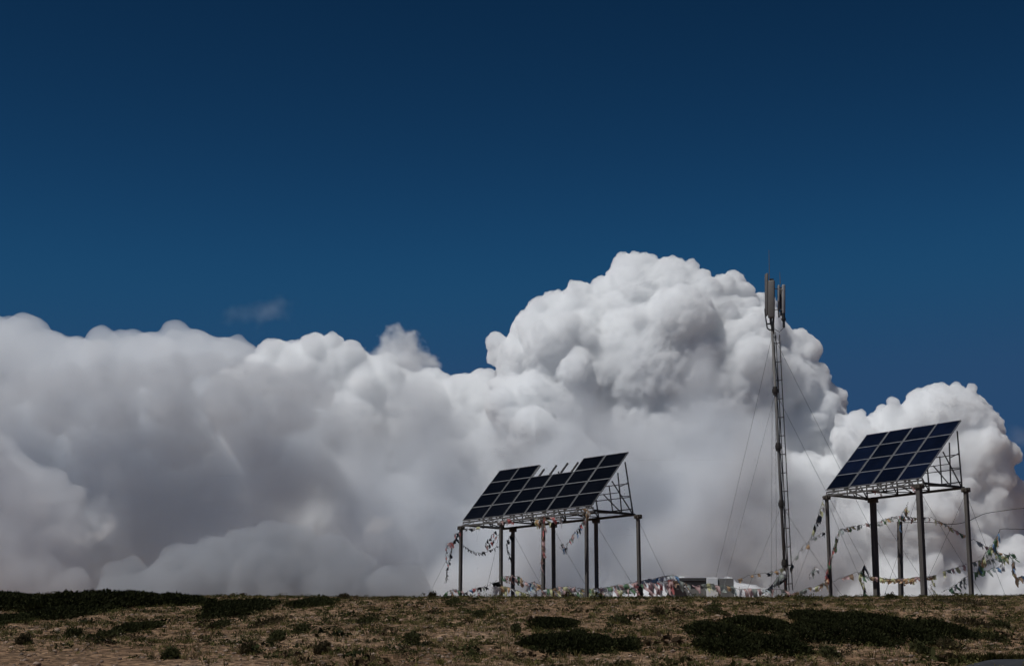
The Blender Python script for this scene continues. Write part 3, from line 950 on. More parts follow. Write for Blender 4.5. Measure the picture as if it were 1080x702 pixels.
def flag_mesh(p, q, drop, wind, curl):
    """one cloth tied along p-q; it droops, blows sideways and crumples"""
    along = (q - p)
    w = along.length
    nx_, ny_ = 5, 5
    ph, ph2 = frng.uniform(0, 6), frng.uniform(0, 6)
    shear = frng.uniform(-.5, .5)
    V, F = [], []
    taper = frng.uniform(.6, 1.1)
    dn = Vector((wind.x, wind.y, -1)).normalized()
    nr = along.cross(dn)
    nr = nr.normalized() if nr.length > 1e-5 else Vector((0, -1, 0))
    for j in range(ny_ + 1):
        for i in range(nx_ + 1):
            u, v = i / nx_, j / ny_
            uu = .5 + (u - .5) * (1 - v * (1 - taper))
            c = p + along * uu + dn * (drop * v * (1 + .25 * math.sin(ph + 5 * u))) + along * (shear * v * .5)
            c += nr * (math.sin(u * 7 + ph + v * 2) * .28 * w * v * curl + math.sin(v * 5 + ph2) * .18 * drop * curl)
            c += Vector((0, 0, 1)) * (math.sin(u * 4 + ph2) * .12 * drop * v)
            V.append(c[:])
    for j in range(ny_):
        for i in range(nx_):
            a = j * (nx_ + 1) + i
            F.append((a, a + 1, a + nx_ + 2, a + nx_ + 1))
    me = raw_mesh('flag', V, F)
    me.polygons.foreach_set('use_smooth', np.ones(len(me.polygons), dtype=bool))
    return me
WIND = Vector((.35, -.1, 0))
def string(label, pts, n, drop=.20, cols='blue white red green yellow'.split(), fill=.72, group='strings of prayer flags', gaps=0.12, curl=1.0, start=0.0, end=1.0, name='prayer_flag_string', wob=.02, r=.0065, wind=WIND):
    """pts: (photo x, photo y, distance)"""
    P = [at(*q) for q in pts]
    path, ln = smooth_path(P, max(24, n * 4))
    path = [c + Vector((frng.gauss(0, wob), frng.gauss(0, wob), frng.gauss(0, wob))) if 0 < i < len(path) - 1 else c for i, c in enumerate(path)]
    root = empty(name, path[0])
    tag(root, label, 'prayer flags' if n else 'cable', group if n else None)
    MB().tube(path, r, 5).build('cord' if n else 'cable', CORD, root)
    def pos(t):
        f = t * (len(path) - 1)
        i = min(len(path) - 2, int(f))
        return path[i].lerp(path[i + 1], f - i)
    for k in range(n):
        if frng.random() < gaps:
            continue
        t0 = start + (end - start) * k / n
        t1 = start + (end - start) * (k + fill * frng.uniform(.75, 1.2)) / n
        c = cols[k % len(cols)] if frng.random() < .75 else frng.choice(cols)
        me = flag_mesh(pos(t0), pos(min(1, t1)), drop * frng.uniform(.75, 1.5), wind * frng.uniform(.2, 1.6), curl)
        link('flag', me, FL[c], root)
    return root
# --- around the shorter array
FIVE = ['sky', 'pale', 'pink', 'green', 'yellow']
string('loose flag strand blown left from the left front post of the shorter array', [(869.5, 523, 60), (864, 540, 59.6), (858, 559, 59.3), (850, 577, 59.2), (846.5, 583, 59.2)], 13, .16, ['yellow', 'grey', 'pale', 'orange', 'pink', 'dark', 'dark', 'black'], .9, gaps=.05)
string('bright flags slanting close beside the left front post of the shorter array', [(886, 558, 60.2), (881, 572, 60.1), (875.5, 588, 60), (872, 602, 59.85)], 12, .26, ['grey', 'pink', 'green', 'yellow', 'green', 'red'], 1.2, gaps=0, wind=Vector((-.1, -.1, 0)))
string('flags wrapped round the lower part of the left front post of the shorter array', [(870.6, 600, 59.85), (873.2, 606, 59.8), (870.6, 611, 59.85), (873.0, 617, 59.85)], 6, .2, ['red', 'dark', 'red', 'orange', 'brown'], 1.3, gaps=0)
string('high arched string of small flags crossing behind the posts of the shorter array', [(886, 558.5, 60.2), (905, 553.5, 61), (925, 550.5, 62), (944, 544.5, 63.0), (966, 545.8, 61), (985, 547, 60), (1002, 556, 59.5), (1022, 566.5, 59), (1042, 576.5, 58.6), (1063, 586, 58.2)], 56, .13, FIVE + ['orange', 'grey'], .85, gaps=.12)
string('knot of cloths and a loose end blowing from the head of the lone post', [(948.5, 553, 62.8), (947.5, 549, 62.8), (951.5, 542, 62.8), (954.5, 536, 62.8), (958, 529, 62.8)], 9, .20, ['orange', 'yellow', 'green', 'dark', 'dark', 'blue', 'grey'], 1.1, gaps=0, end=.8)
string('low string of muted flags from the mast foot along to the shorter array', [(834, 626, 61.5), (848, 621, 61), (860, 618, 60.6), (876, 612.5, 60), (892, 607, 60), (906, 603, 60), (912, 606.2, 60), (930, 609.2, 60), (948, 610.2, 59.5), (968, 608.8, 57), (987, 606, 57)], 40, .13, ['pink', 'brown', 'grey', 'yellow', 'orange', 'pale'], .95, gaps=.12)
string('bunch of cloths with trailing tails hanging left of the thick back post', [(912, 595, 60), (909, 602, 60), (906, 609, 60), (910, 618, 60), (912, 627, 60)], 9, .28, ['dark', 'black', 'green', 'yellow', 'pale', 'yellow'], 1.0, gaps=0)
string('thin orange flags stretched from the thick back post to the front right post', [(927, 609, 60.5), (940, 610.5, 59), (955, 610.0, 58), (968, 608.8, 56.9), (988, 606.6, 57)], 14, .10, ['orange', 'yellow', 'orange', 'pink'], .95, gaps=.05)
string('short dangling tail of pale flags right of the thick front post', [(981, 607, 57.2), (983, 613, 57.2), (982, 618, 57.2), (986, 627, 57.2)], 6, .16, ['pale', 'yellow', 'grey'], .8)
string('middle string of flags rising rightward past the right back post to the tangled knot', [(994, 602.5, 58), (1006, 599, 58), (1022, 593.5, 58.2), (1040, 590.3, 58.2), (1063, 586.5, 58.2)], 16, .15, ['blue', 'grey', 'pink', 'yellow', 'pink', 'grey'], .8, gaps=.2)
string('lower string of bluish flags rising rightward from the ground to the tangled knot', [(993, 624, 57.5), (1008, 616, 57.8), (1022, 606.5, 58), (1034, 602.5, 58), (1048, 598.5, 58.1), (1058, 594, 58.2)], 16, .18, ['grey', 'sky', 'blue', 'pale', 'green', 'grey'], .9, gaps=.15)
string('steep string of green and yellow flags slanting down left of the tangled knot', [(1053.5, 561, 58.1), (1049, 569, 58.1), (1044, 577, 58.1), (1038, 585, 58.1), (1034, 594, 58.05), (1031, 603, 58)], 13, .22, ['yellow', 'orange', 'green', 'blue', 'yellow', 'green', 'grey', 'blue'], 1.1, gaps=.08)
string('short flags fluttering in the middle of the tangle near the right edge', [(1046, 577, 58.2), (1052, 583, 58.2), (1060, 587, 58.2), (1066, 583, 58.2), (1071, 586, 58.2)], 11, .2, ['brown', 'yellow', 'grey', 'green', 'green', 'yellow'], 1.0, gaps=.05)
string('flags hanging from the tangled knot down to the brown bundle at the right edge', [(1068, 587, 58.2), (1067.5, 595, 58.2), (1067, 602, 58.2), (1072, 609, 58.2), (1078, 607, 58.2), (1088, 611, 58.2)], 12, .24, ['grey', 'brown', 'blue', 'brown', 'yellow', 'brown', 'brown'], 1.1, gaps=.05)
string('red cloth scraps tied under the front beam of the shorter array', [(918.5, 513, 59.2), (922, 516, 59.1), (925, 515, 59), (928, 519, 58.9)], 4, .16, ['red', 'pink', 'pale'], 1.1, gaps=0)
string('small red scrap at the right front post head of the shorter array', [(960, 510, 57), (964, 513, 56.9), (966, 517, 56.9)], 3, .15, ['pink', 'red'], 1.0, gaps=0)
string('tiny scrap of flags caught in mid air left of the shorter array', [(853, 607, 61), (856.5, 602, 61), (858, 599, 61), (862, 598, 61)], 4, .13, ['pale', 'grey', 'grey'], .9, gaps=0)
string('dark power cable running from the lone post past the right edge', [(949.5, 551, 62.9), (975, 550, 61.5), (1005, 552.5, 60), (1022, 549, 59.5), (1040, 541, 59), (1080, 535.5, 58), (1130, 530, 57)], 0, r=.011, wob=.004)
string('thin dark cable leaving the tangle level toward the right edge', [(1054, 561, 58.2), (1056.5, 557.5, 58.2), (1080, 557.8, 58), (1130, 558.5, 57.5)], 0, r=.010, wob=.003)
# --- around the mast foot
string('pale flags strung low to the left of the mast', [(778, 610.5, 61), (790, 606.5, 61), (803, 604.5, 61.4), (815, 602.5, 61.8), (827, 599, 62)], 10, .10, ['orange', 'yellow', 'dark', 'grey'], .8, gaps=.25)
string('yellow and green cloths tied beside the foot of the mast', [(828, 601, 61.8), (822, 604, 61.8), (819, 610, 61.8), (814, 616, 61.8), (808, 622, 61.8)], 6, .24, ['pale', 'yellow', 'grey', 'grey', 'dark'], 1.0, gaps=0)
string('pinkish flags hanging close to the ground left of the mast foot', [(774, 619.5, 61.6), (786, 620.5, 61.7), (800, 620.5, 61.7), (818, 621.5, 61.8), (832, 622.5, 61.8)], 12, .24, ['sky', 'white', 'pink', 'pink', 'grey', 'pink'], .85, gaps=.2)
string('dark twisted flags slanting from the mast down to the ground', [(829, 609, 61.8), (820, 614.5, 61.8), (810, 620.5, 61.8), (800, 625.5, 61.8)], 10, .08, ['dark', 'black', 'grey'], 1.1, gaps=0)
string('bundle of dark and red cloth bound round the mast foot', [(826.5, 608, 61.9), (827.8, 613, 61.85), (828.8, 618, 61.85), (831, 622, 61.85), (831, 627, 61.85)], 6, .18, ['dark', 'red', 'dark', 'brown', 'black', 'grey'], 1.2, gaps=0)
string('thin line of small flags between the mast and the shorter array', [(833, 600, 62), (842, 583, 61.8), (850, 573, 61.5), (860, 566, 61), (871, 560, 60)], 7, .08, ['dark', 'grey', 'pale'], .5, gaps=.3)
# --- in front of the hut and along the ground to the longer array
string('string of pink, green and orange flags hung across the front of the hut', [(700, 614, 60.3), (712, 612, 60.3), (722, 613.5, 60.3), (734, 616.5, 60.3), (748, 615.5, 60.3), (758, 616.5, 60.3), (774, 618, 60.4)], 15, .24, ['pink', 'grey', 'orange', 'grey', 'brown', 'pink', 'grey', 'pink', 'grey', 'yellow', 'pale'], 1.0, gaps=.05)
string('leaning whitish strip of cloth in front of the hut', [(721, 613, 60.2), (725, 620, 60.1), (730, 628, 60.0)], 3, .09, ['pale', 'white'], 1.1, gaps=0)
string('blue and white flags at the top left corner of the hut', [(676, 612.5, 61), (690, 609.5, 60.8), (700, 607.2, 60.6), (710, 606.5, 60.6), (716, 608, 60.6)], 10, .17, ['white', 'sky', 'white', 'blue', 'blue', 'white'], 1.1, gaps=0)
string('pale flags in a heavy bunch between the longer array and the hut', [(672, 617, 59.6), (682, 613.5, 59.8), (690, 614.5, 60), (698, 613, 60.2), (710, 610.5, 60.4)], 13, .34, ['pale', 'white', 'pink', 'red', 'pink', 'grey', 'grey', 'green'], 1.1, gaps=0)
string('thick red and dark cloth bundle at the rightmost post foot of the longer array', [(668, 616, 59.6), (671.5, 613, 59.5), (674, 618, 59.4), (671, 623, 59.4), (677, 626, 59.4)], 9, .34, ['pink', 'red', 'dark', 'dark', 'black', 'pink'], 1.2, gaps=0)
string('low thick string of faded flags under the right half of the longer array', [(571, 623, 60.6), (582, 620, 60.4), (594, 618.5, 60.2), (606, 619, 60), (618, 621, 59.6), (632, 619.5, 59.4), (646, 618, 59.4), (658, 615.5, 59.4), (672, 613.5, 59.5)], 34, .24, ['pink', 'pale', 'green', 'yellow', 'orange', 'grey', 'pink', 'green', 'yellow', 'pale', 'pink'], 1.05, gaps=.03)
string('second string of blue and white flags just below the thick faded one', [(584, 622.5, 60.2), (600, 623.5, 60), (618, 624.5, 59.5), (636, 623.5, 59.3), (654, 622, 59.3), (670, 620, 59.4)], 28, .22, ['white', 'sky', 'pale', 'pink', 'white', 'yellow', 'sky', 'pale', 'green'], 1.05, gaps=.03)
string('string of flags sloping between second and third front posts of the longer array', [(528.5, 607.5, 62), (536, 608, 62.5), (544, 606.2, 63), (549, 610, 62.5), (556, 614, 62), (563, 614, 61.6), (570, 617, 61.2), (580, 622, 61)], 19, .22, ['blue', 'grey', 'pink', 'orange', 'brown', 'pink', 'green', 'green', 'orange', 'orange', 'brown', 'pink'], 1.0, gaps=.03)
string('yellow flags stretched from the second front post toward the ground', [(527, 616.5, 62), (533, 618, 62), (541, 620.5, 62), (551, 624.5, 61.8), (558, 626.5, 61.8)], 9, .26, ['yellow', 'yellow', 'orange', 'pale', 'yellow', 'pink'], 1.0, gaps=0)
string('light blue and white cloths hanging near the ground between the first posts', [(554, 617, 61.8), (558, 618, 61.8), (563, 620, 61.8), (566, 623, 61.8)], 5, .36, ['pale', 'sky', 'sky', 'white'], 1.0, gaps=0)
string('low string of green and red flags at the foot of the leftmost post', [(466, 629.5, 63.8), (471, 625, 63.8), (477, 621, 63.8), (483, 622.2, 63.8), (488, 622, 63.8)], 8, .16, ['red', 'green', 'green', 'orange', 'pale', 'pink'], 1.0, gaps=0)
string('orange cloth bundle standing on the crest left of the leftmost post', [(474, 621.5, 63.6), (475.5, 624, 63.6), (476, 628, 63.6)], 3, .40, ['orange', 'red', 'yellow'], 1.4, gaps=0)
string('dark string of flags from the leftmost post foot up to the right with red pennants', [(488.5, 627.5, 63.6), (494, 623.5, 63.4), (499, 620.5, 63.2), (505, 619.6, 63), (512, 618, 62.8), (524, 611, 62.4)], 10, .12, ['dark', 'black', 'grey', 'blue', 'red', 'red'], 1.0, gaps=.05, end=.7)
string('little pennants of red and white on a short drop cord', [(504, 620, 63), (505, 623.5, 63), (506, 628, 63)], 3, .26, ['red', 'white', 'white'], 1.2, gaps=0)
string('frayed red and black strand knotted at the leftmost post head', [(485.6, 561, 63.8), (479.5, 563, 63.6), (481, 566.5, 63.5), (477, 571.5, 63.4), (471.5, 573.5, 63.3)], 12, .15, ['red', 'black', 'dark', 'red', 'pink', 'red', 'dark'], 1.2, gaps=0)
string('outer thin strand of dark flags hanging left of the leftmost post', [(471.3, 573, 63.3), (470.6, 583, 63.3), (470.3, 593, 63.3)], 6, .09, ['dark', 'red', 'black'], .8, gaps=.2)
string('longer inner strand of dark flags hanging left of the leftmost post', [(477.2, 572, 63.4), (475, 583, 63.4), (473, 593, 63.4), (471, 605, 63.4), (469.3, 615, 63.4)], 12, .11, ['red', 'dark', 'black', 'dark', 'black', 'pink'], .8, gaps=.2)
string('sagging garland of small shade-darkened flags between the two left front posts', [(488.5, 574.5, 63.8), (494, 579, 63.5), (501, 582, 63.1), (508, 582.6, 62.8), (517, 579.5, 62.4), (526.5, 575.5, 62)], 20, .08, ['black', 'dark', 'black'], .6, gaps=.12)
string('folded loop of reddish flags hanging inside the second front post', [(523, 559.5, 62.4), (517, 567, 62.4), (511.5, 574.5, 62.4), (513.8, 575.6, 62.4), (520, 570, 62.4), (526, 563, 62.2)], 14, .09, ['dark', 'red', 'pink', 'dark', 'red'], .8, gaps=.1)
string('hanging black flags on a cord beside the first back post', [(538.8, 563, 64.5), (534.3, 571.5, 64.4), (535.5, 580, 64.4), (536.8, 588, 64.4), (538.9, 592, 64.4)], 9, .16, ['dark', 'dark', 'black', 'dark'], .75, gaps=.1)
string('faded red cloth bound down the third front post', [(572.2, 545, 60.7), (573.8, 556, 60.6), (572.0, 568, 60.6), (573.0, 580, 60.6), (571.0, 591, 60.6), (570.6, 602, 60.6)], 14, .20, ['pink', 'brown', 'pink', 'red', 'brown', 'pink'], 1.1, gaps=.05)
string('orange cloth tied round the head of the fourth front post', [(615, 536, 59), (618.5, 535, 58.9), (620, 539, 58.9), (617.5, 544, 58.9)], 5, .26, ['orange', 'pale', 'orange', 'brown'], 1.2, gaps=0)
string('long tail of red and grey flags streaming left from the fourth front post', [(617.5, 545, 58.9), (611, 556, 58.8), (604, 565, 58.7), (598.5, 573, 58.7), (597, 577, 58.7), (590, 577.2, 58.7)], 17, .14, ['pale', 'pink', 'grey', 'red', 'grey', 'dark', 'dark', 'blue'], .95, gaps=.05)
string('tiny dark scrap of cloth just above the end of the streaming tail', [(592, 574.5, 58.7), (593, 573.5, 58.7), (594.2, 574.2, 58.7)], 2, .08, ['dark', 'red'], 1.0, gaps=0)
string('reddish scraps tied under the front beam near the second front post', [(524, 547, 62.2), (530, 549, 62), (536, 546.5, 61.6), (541, 551, 61.4)], 5, .16, ['red', 'pink', 'pale', 'red'], 1.0, gaps=.1)
string('yellow and red scraps tied under the front beam near the third front post', [(562, 546, 61), (567, 548.5, 60.8), (572, 543, 60.6), (577, 547, 60.4)], 5, .22, ['yellow', 'orange', 'pale', 'red'], 1.0, gaps=0)
string('pinkish scraps tied under the front beam between the third and fourth posts', [(580, 544, 60.4), (586, 546.5, 60.2), (592, 543.5, 60)], 4, .20, ['pink', 'red', 'pale'], 1.0, gaps=0)
string('pale and dark scraps on the beam next to the leftmost post', [(490, 557.5, 63.7), (498, 557, 63.4), (506, 554.5, 63.2), (512, 555, 63)], 5, .08, ['dark', 'dark', 'pale', 'yellow'], .9, gaps=.1)
# leaning white banners at the second front post
ban = empty('leaning_banner', at(519, 629.5, 61.9))
tag(ban, 'pair of white cloth strips leaning on the second front post, black at the top', 'banner')
for i, (x0, x1) in enumerate(((517.2, 523.4), (521.2, 526.2))):
    A_, B_ = at(x0, 631, 61.9 + .1 * i), at(x1, 614.5, 61.95 + .1 * i)
    P_, Q_ = [], []
    V = []
    for k in range(9):
        c = A_.lerp(B_, k / 8)
        w_ = .085 * (1 + .25 * math.sin(k * 1.3 + i))
        V += [(c + Vector((-w_, .03 * math.sin(k * 1.9), 0)))[:], (c + Vector((0, -.04, 0)))[:], (c + Vector((w_, .03 * math.cos(k * 1.4), 0)))[:]]
    F = [(3 * k + j, 3 * k + j + 1, 3 * k + j + 4, 3 * k + j + 3) for k in range(8) for j in range(2)]
    link('cloth_strip', raw_mesh('cloth_strip', V, F), FL['white'], ban)
MB().tube([at(517.2, 633, 62.05), at(525.5, 613.2, 62.05)], .02, 6).build('pole', DARK_STEEL, ban)
link('black_cloth', flag_mesh(at(518.6, 614.6, 61.85), at(526, 612.8, 61.9), .16, WIND, 1.0), FL['black'], ban)
# ------------------------------------------------------------------ clouds: bodies of vapour far behind the ridge, the grey ones shaded by their absorbing colour
def vapour(name, density, scale, erode, gain=2.0, colour=(1, 1, 1), detail=8.0, rough=0.6, warp=0.0):
    """density rises from the skin of the cloud inwards and is eaten away by fractal noise"""
    m = bpy.data.materials.new(name); m.use_nodes = True
    n, l = m.node_tree.nodes, m.node_tree.links
    n.clear()
    def math_(op, a, b=None, clamp=False):
        q = n.new('ShaderNodeMath'); q.operation = op; q.use_clamp = clamp
        for k, v_ in enumerate((a, b)):
            if v_ is None: continue
            if isinstance(v_, (int, float)): q.inputs[k].default_value = v_
            else: l.new(v_, q.inputs[k])
        return q.outputs[0]
    o = n.new('ShaderNodeOutputMaterial'); v = n.new('ShaderNodeVolumeScatter')
    v.inputs['Color'].default_value = (*colour, 1)
    a = n.new('ShaderNodeAttribute'); a.attribute_name = 'density'
    t = n.new('ShaderNodeTexCoord'); z = n.new('ShaderNodeTexNoise')
    z.inputs['Scale'].default_value = scale; z.inputs['Detail'].default_value = detail; z.inputs['Roughness'].default_value = rough
    z.inputs['Distortion'].default_value = warp
    l.new(t.outputs['Object'], z.inputs['Vector'])
    nz = math_('MULTIPLY', math_('SUBTRACT', z.outputs[0], 0.36), erode)
    d = math_('MULTIPLY', math_('SUBTRACT', a.outputs['Fac'], nz), gain, True)
    # nothing outside the skin
    d = math_('MULTIPLY', d, math_('MULTIPLY', a.outputs['Fac'], 12.0, True))
    d = math_('MULTIPLY', d, density)
    l.new(d, v.inputs['Density'])
    if min(colour) < 0.999:                          # absorption darkens the grey clouds in place of real shade
        ab = n.new('ShaderNodeVolumeAbsorption'); ad = n.new('ShaderNodeAddShader')
        ab.inputs['Color'].default_value = (*colour, 1)
        l.new(d, ab.inputs['Density'])
        l.new(v.outputs[0], ad.inputs[0]); l.new(ab.outputs[0], ad.inputs[1])
        l.new(ad.outputs[0], o.inputs['Volume'])
    else:
        l.new(v.outputs[0], o.inputs['Volume'])
    m.cycles.volume_sampling = 'MULTIPLE_IMPORTANCE'
    return m
cy.volume_step_rate = 1.6
cy.volume_max_steps = 512

V_SKIN = bpy.data.materials.new('trace_vapour')
V_SKIN.use_nodes = True
_n = V_SKIN.node_tree.nodes
_n.clear()
_o, _v = _n.new('ShaderNodeOutputMaterial'), _n.new('ShaderNodeVolumeScatter')
_v.inputs['Density'].default_value = 0.00005
V_SKIN.node_tree.links.new(_v.outputs[0], _o.inputs['Volume'])

def domes3(p, seed):
    """rounded domes with creases between them: 1 in the middle of a cell, falling off towards its rim"""
    base = np.floor(p).astype(np.int64)
    f = p - base
    best = np.full(len(p), 9.0)
    for dx in (-1, 0, 1):
        for dy in (-1, 0, 1):
            for dz in (-1, 0, 1):
                c = base + np.array((dx, dy, dz))
                h = (c[:, 0] * 73856093) ^ (c[:, 1] * 19349663) ^ (c[:, 2] * 83492791) ^ (seed * 2654435)
                h = (h ^ (h >> 13)) * 1274126177
                x = (h & 1023) / 1023.0; y = ((h >> 10) & 1023) / 1023.0; z = ((h >> 20) & 1023) / 1023.0
                d = (dx + x - f[:, 0]) ** 2 + (dy + y - f[:, 1]) ** 2 + (dz + z - f[:, 2]) ** 2
                np.minimum(best, d, out=best)
    return 1.0 - best

def solid_vapour(name, density, colour=(1, 1, 1)):
    m = bpy.data.materials.new(name); m.use_nodes = True
    n, l = m.node_tree.nodes, m.node_tree.links
    n.clear()
    o = n.new('ShaderNodeOutputMaterial'); v = n.new('ShaderNodeVolumeScatter'); ab = n.new('ShaderNodeVolumeAbsorption'); ad = n.new('ShaderNodeAddShader')
    v.inputs['Color'].default_value = (*colour, 1); ab.inputs['Color'].default_value = (*colour, 1)  # absorbing colour: the grey clouds take their shade from it
    v.inputs['Density'].default_value = density; ab.inputs['Density'].default_value = density
    l.new(v.outputs[0], ad.inputs[0]); l.new(ab.outputs[0], ad.inputs[1]); l.new(ad.outputs[0], o.inputs['Volume'])
    return m

def fog(o, mat, voxel, band):
    """geometry nodes: fill the cloud's skin with a fog grid that thickens over the first metres inside"""
    ng = bpy.data.node_groups.new('fog_in_skin', 'GeometryNodeTree')
    ng.interface.new_socket('Geometry', in_out='INPUT', socket_type='NodeSocketGeometry')
    ng.interface.new_socket('Geometry', in_out='OUTPUT', socket_type='NodeSocketGeometry')
    n, l = ng.nodes, ng.links
    gi, go = n.new('NodeGroupInput'), n.new('NodeGroupOutput')
    mv = n.new('GeometryNodeMeshToVolume')
    mv.resolution_mode = 'VOXEL_SIZE'
    mv.inputs['Density'].default_value = 1.0
    mv.inputs['Voxel Size'].default_value = voxel
    mv.inputs['Interior Band Width'].default_value = band
    sm = n.new('GeometryNodeSetMaterial')
    sm.inputs['Material'].default_value = mat
    jn = n.new('GeometryNodeJoinGeometry')           # the skin itself stays: a trace of vapour round the fog
    l.new(gi.outputs[0], mv.inputs['Mesh']); l.new(mv.outputs[0], sm.inputs['Geometry'])
    l.new(sm.outputs[0], jn.inputs[0]); l.new(gi.outputs[0], jn.inputs[0]); l.new(jn.outputs[0], go.inputs[0])
    md = o.modifiers.new('fog', 'NODES')
    md.node_group = ng

def grow(lobes, seed, gens=2, kids=(16, 9), ratio=(0.42, 0.42), up=0.35, big=1e9):
    """every lobe carries smaller lobes on its skin, those carry smaller ones again"""
    rnd = random.Random(seed)
    out = [(Vector(c), r) for c, r in lobes]
    cur = list(out)
    for g in range(gens):
        nxt = []
        for c, r in cur:
            if r > big / FPX * c.length:            # the broad inner lobes stay smooth
                continue
            for k in range(kids[g]):
                d = Vector((rnd.gauss(0, 1), rnd.gauss(0, 1), rnd.gauss(0, 1) + up)).normalized()
                rr = r * ratio[g] * rnd.choice((.5, .7, .8, 1.0, 1.1, 1.5))
                nxt.append((c + d * (r * rnd.uniform(0.80, 1.0)), rr))
        out += nxt
        cur = nxt
    return out
def lobes(spec, D):
    """(photo x, photo y, radius in photo pixels, metres further back, flattening) at distance D"""
    out = []
    for (px, py, rp, dz) in spec:
        c = at(px, py, D + dz)
        out.append((c, rp / FPX * c.length))
    return out
def cloud(name, label, sph, voxel, mat, amp, freq, octaves=5, smooth=2, soft=0.0, squash=None, group=None, band=20.0, grid=None, caul=None):
    Vs, Fs, n = [], [], 0
    for (c, r) in sph:
        v, f = ico(3 if r > 10 * voxel else 2)
        s = np.array((1.0, 1.0, 1.0)) if squash is None else np.array(squash)
        Vs.append(v * r * s + np.asarray(c)); Fs.append(f + n); n += len(v)
    me = raw_mesh('tmp', np.concatenate(Vs), np.concatenate(Fs))
    ob = bpy.data.objects.new('tmp', me)
    COL.objects.link(ob)
    md = ob.modifiers.new('r', 'REMESH')
    md.mode = 'VOXEL'
    md.voxel_size = voxel
    if smooth:
        sm = ob.modifiers.new('s', 'SMOOTH')
        sm.iterations = smooth
        sm.factor = 0.5
    dg = bpy.context.evaluated_depsgraph_get()
    me2 = bpy.data.meshes.new_from_object(ob.evaluated_get(dg))
    bpy.data.objects.remove(ob)
    bpy.data.meshes.remove(me)
    nv = len(me2.vertices)
    co = np.empty(nv * 3, dtype=np.float32); me2.vertices.foreach_get('co', co); co = co.reshape(-1, 3).astype(float)
    no = np.empty(nv * 3, dtype=np.float32); me2.vertex_normals.foreach_get('vector', no); no = no.reshape(-1, 3).astype(float)
    d = (billow(co * freq, octaves, 0.52) - 1.1) * amp
    if soft:
        d = d + fbm(co * freq * 0.7 + 40, 5, 0.6) * soft
    if caul:                                        # cauliflower: domes upon domes, each generation half the size
        cell, a_, d = caul[0], caul[1], 0
        wv = np.stack([noise3(co / 60.0 + k * 31.7) for k in range(3)], 1)
        big = np.clip(0.95 + noise3(co / 90.0 + 7.7) * 1.6, 0.45, 1.6)      # crisp in some places, smooth in others
        for g in range(caul[2]):
            d = d + a_ * (domes3((co + wv * 20.0) / cell, 5 + g) - 0.55) * (big if g else 1.0)
            cell *= 0.5; a_ *= 0.64
    co = co + no * d[:, None]
    me2.vertices.foreach_set('co', co.astype(np.float32).ravel())
    me2.update()
    ob = bpy.data.objects.new('tmp', me2)          # once more through the voxels: no skin may cut itself
    COL.objects.link(ob)
    md = ob.modifiers.new('r', 'REMESH')
    md.mode = 'VOXEL'
    md.voxel_size = voxel * 0.8
    dg = bpy.context.evaluated_depsgraph_get()
    dg.update()
    me3 = bpy.data.meshes.new_from_object(ob.evaluated_get(dg))
    bpy.data.objects.remove(ob)
    bpy.data.meshes.remove(me2)
    me2 = me3
    nv = len(me2.vertices)
    co = np.empty(nv * 3, dtype=np.float32); me2.vertices.foreach_get('co', co); co = co.reshape(-1, 3).astype(float)
    ctr = co.mean(0)
    me2.vertices.foreach_set('co', (co - ctr).astype(np.float32).ravel())
    me2.update()
    me2.name = name
    me2.materials.clear(); me2.materials.append(V_SKIN)
    o = bpy.data.objects.new(name, me2)
    o.location = ctr
    COL.objects.link(o)
    tag(o, label, 'cloud', group)
    if caul:
        o.data.materials[0] = mat
    else:
        fog(o, mat, grid or voxel, band)
    print(name, nv, 'verts')
    return o

V_CUM = solid_vapour('cumulus_vapour', 0.15, (0.9975, 0.9992, 1.0))
V_SHOULDER = solid_vapour('shoulder_vapour', 0.10, (0.998, 0.9993, 1.0))
V_BANK = solid_vapour('soft_bank_vapour', 0.026, (.968, .974, .982))
V_GREY = vapour('shade_grey_vapour', 0.040, 1 / 140.0, 2.3, 1.6, (.924, .938, .955))  # this and the grey vapours below: albedo lowered to imitate cloud in shade
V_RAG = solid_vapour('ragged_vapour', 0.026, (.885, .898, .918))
V_LOW = solid_vapour('low_shade_grey_vapour', 0.034, (.66, .682, .715))
V_SIDE = solid_vapour('side_shade_grey_vapour', 0.030, (.905, .912, .93))
V_BAND = vapour('shade_band_vapour', 0.020, 1 / 110.0, 2.0, 1.6, (.88, .89, .91))
V_SHRED = vapour('shred_vapour', 0.035, 1 / 28.0, 2.2, 2.2)
V_PUFF = vapour('puff_vapour', 0.05, 1 / 20.0, 1.9, 2.0)
V_THIN = vapour('thin_vapour', 0.0055, 1 / 60.0, 1.8, 1.2)

A = lobes([(672,318,42,0),(705,318,44,0),(735,340,42,0),(765,352,44,0),(792,366,44,0),(640,344,34,-5),(612,330,24,5),(600,342,28,0),(572,358,34,0),(560,385,36,0),(818,396,42,0),(842,425,38,0),(858,452,36,0),
  (690,400,90,10),(620,410,75,10),(760,420,85,10),(590,450,80,10),(690,470,110,50),(790,490,95,50),(650,545,120,60),(760,570,115,60),(840,550,66,50),(560,530,95,60),(690,640,125,60),(835,635,95,40)], 2600)
cloud('cumulus_cloud', 'tallest white cumulus tower, rising behind the mast', grow(A, 3, 2, (22, 5), (.26, .5), big=100), 2.4, V_CUM, 0, 1/55.0, 1, smooth=3, soft=15, caul=(22.0, 8.5, 4))
B = lobes([(1005,447,36,0),(1026,452,28,0),(975,452,32,0),(945,468,32,0),(918,474,30,0),(903,462,24,0),(1018,490,46,0),(975,500,50,10),(1034,545,42,0),(1046,590,40,0),(960,550,75,20),(1056,645,66,0),(960,635,82,30)], 2450)
cloud('cumulus_cloud', 'smaller white cumulus head behind the shorter array at the right', grow(B, 5, 2, (22, 5), (.26, .5), big=100), 2.4, V_CUM, 0, 1/50.0, 1, smooth=3, soft=12, caul=(20.0, 7.5, 4))
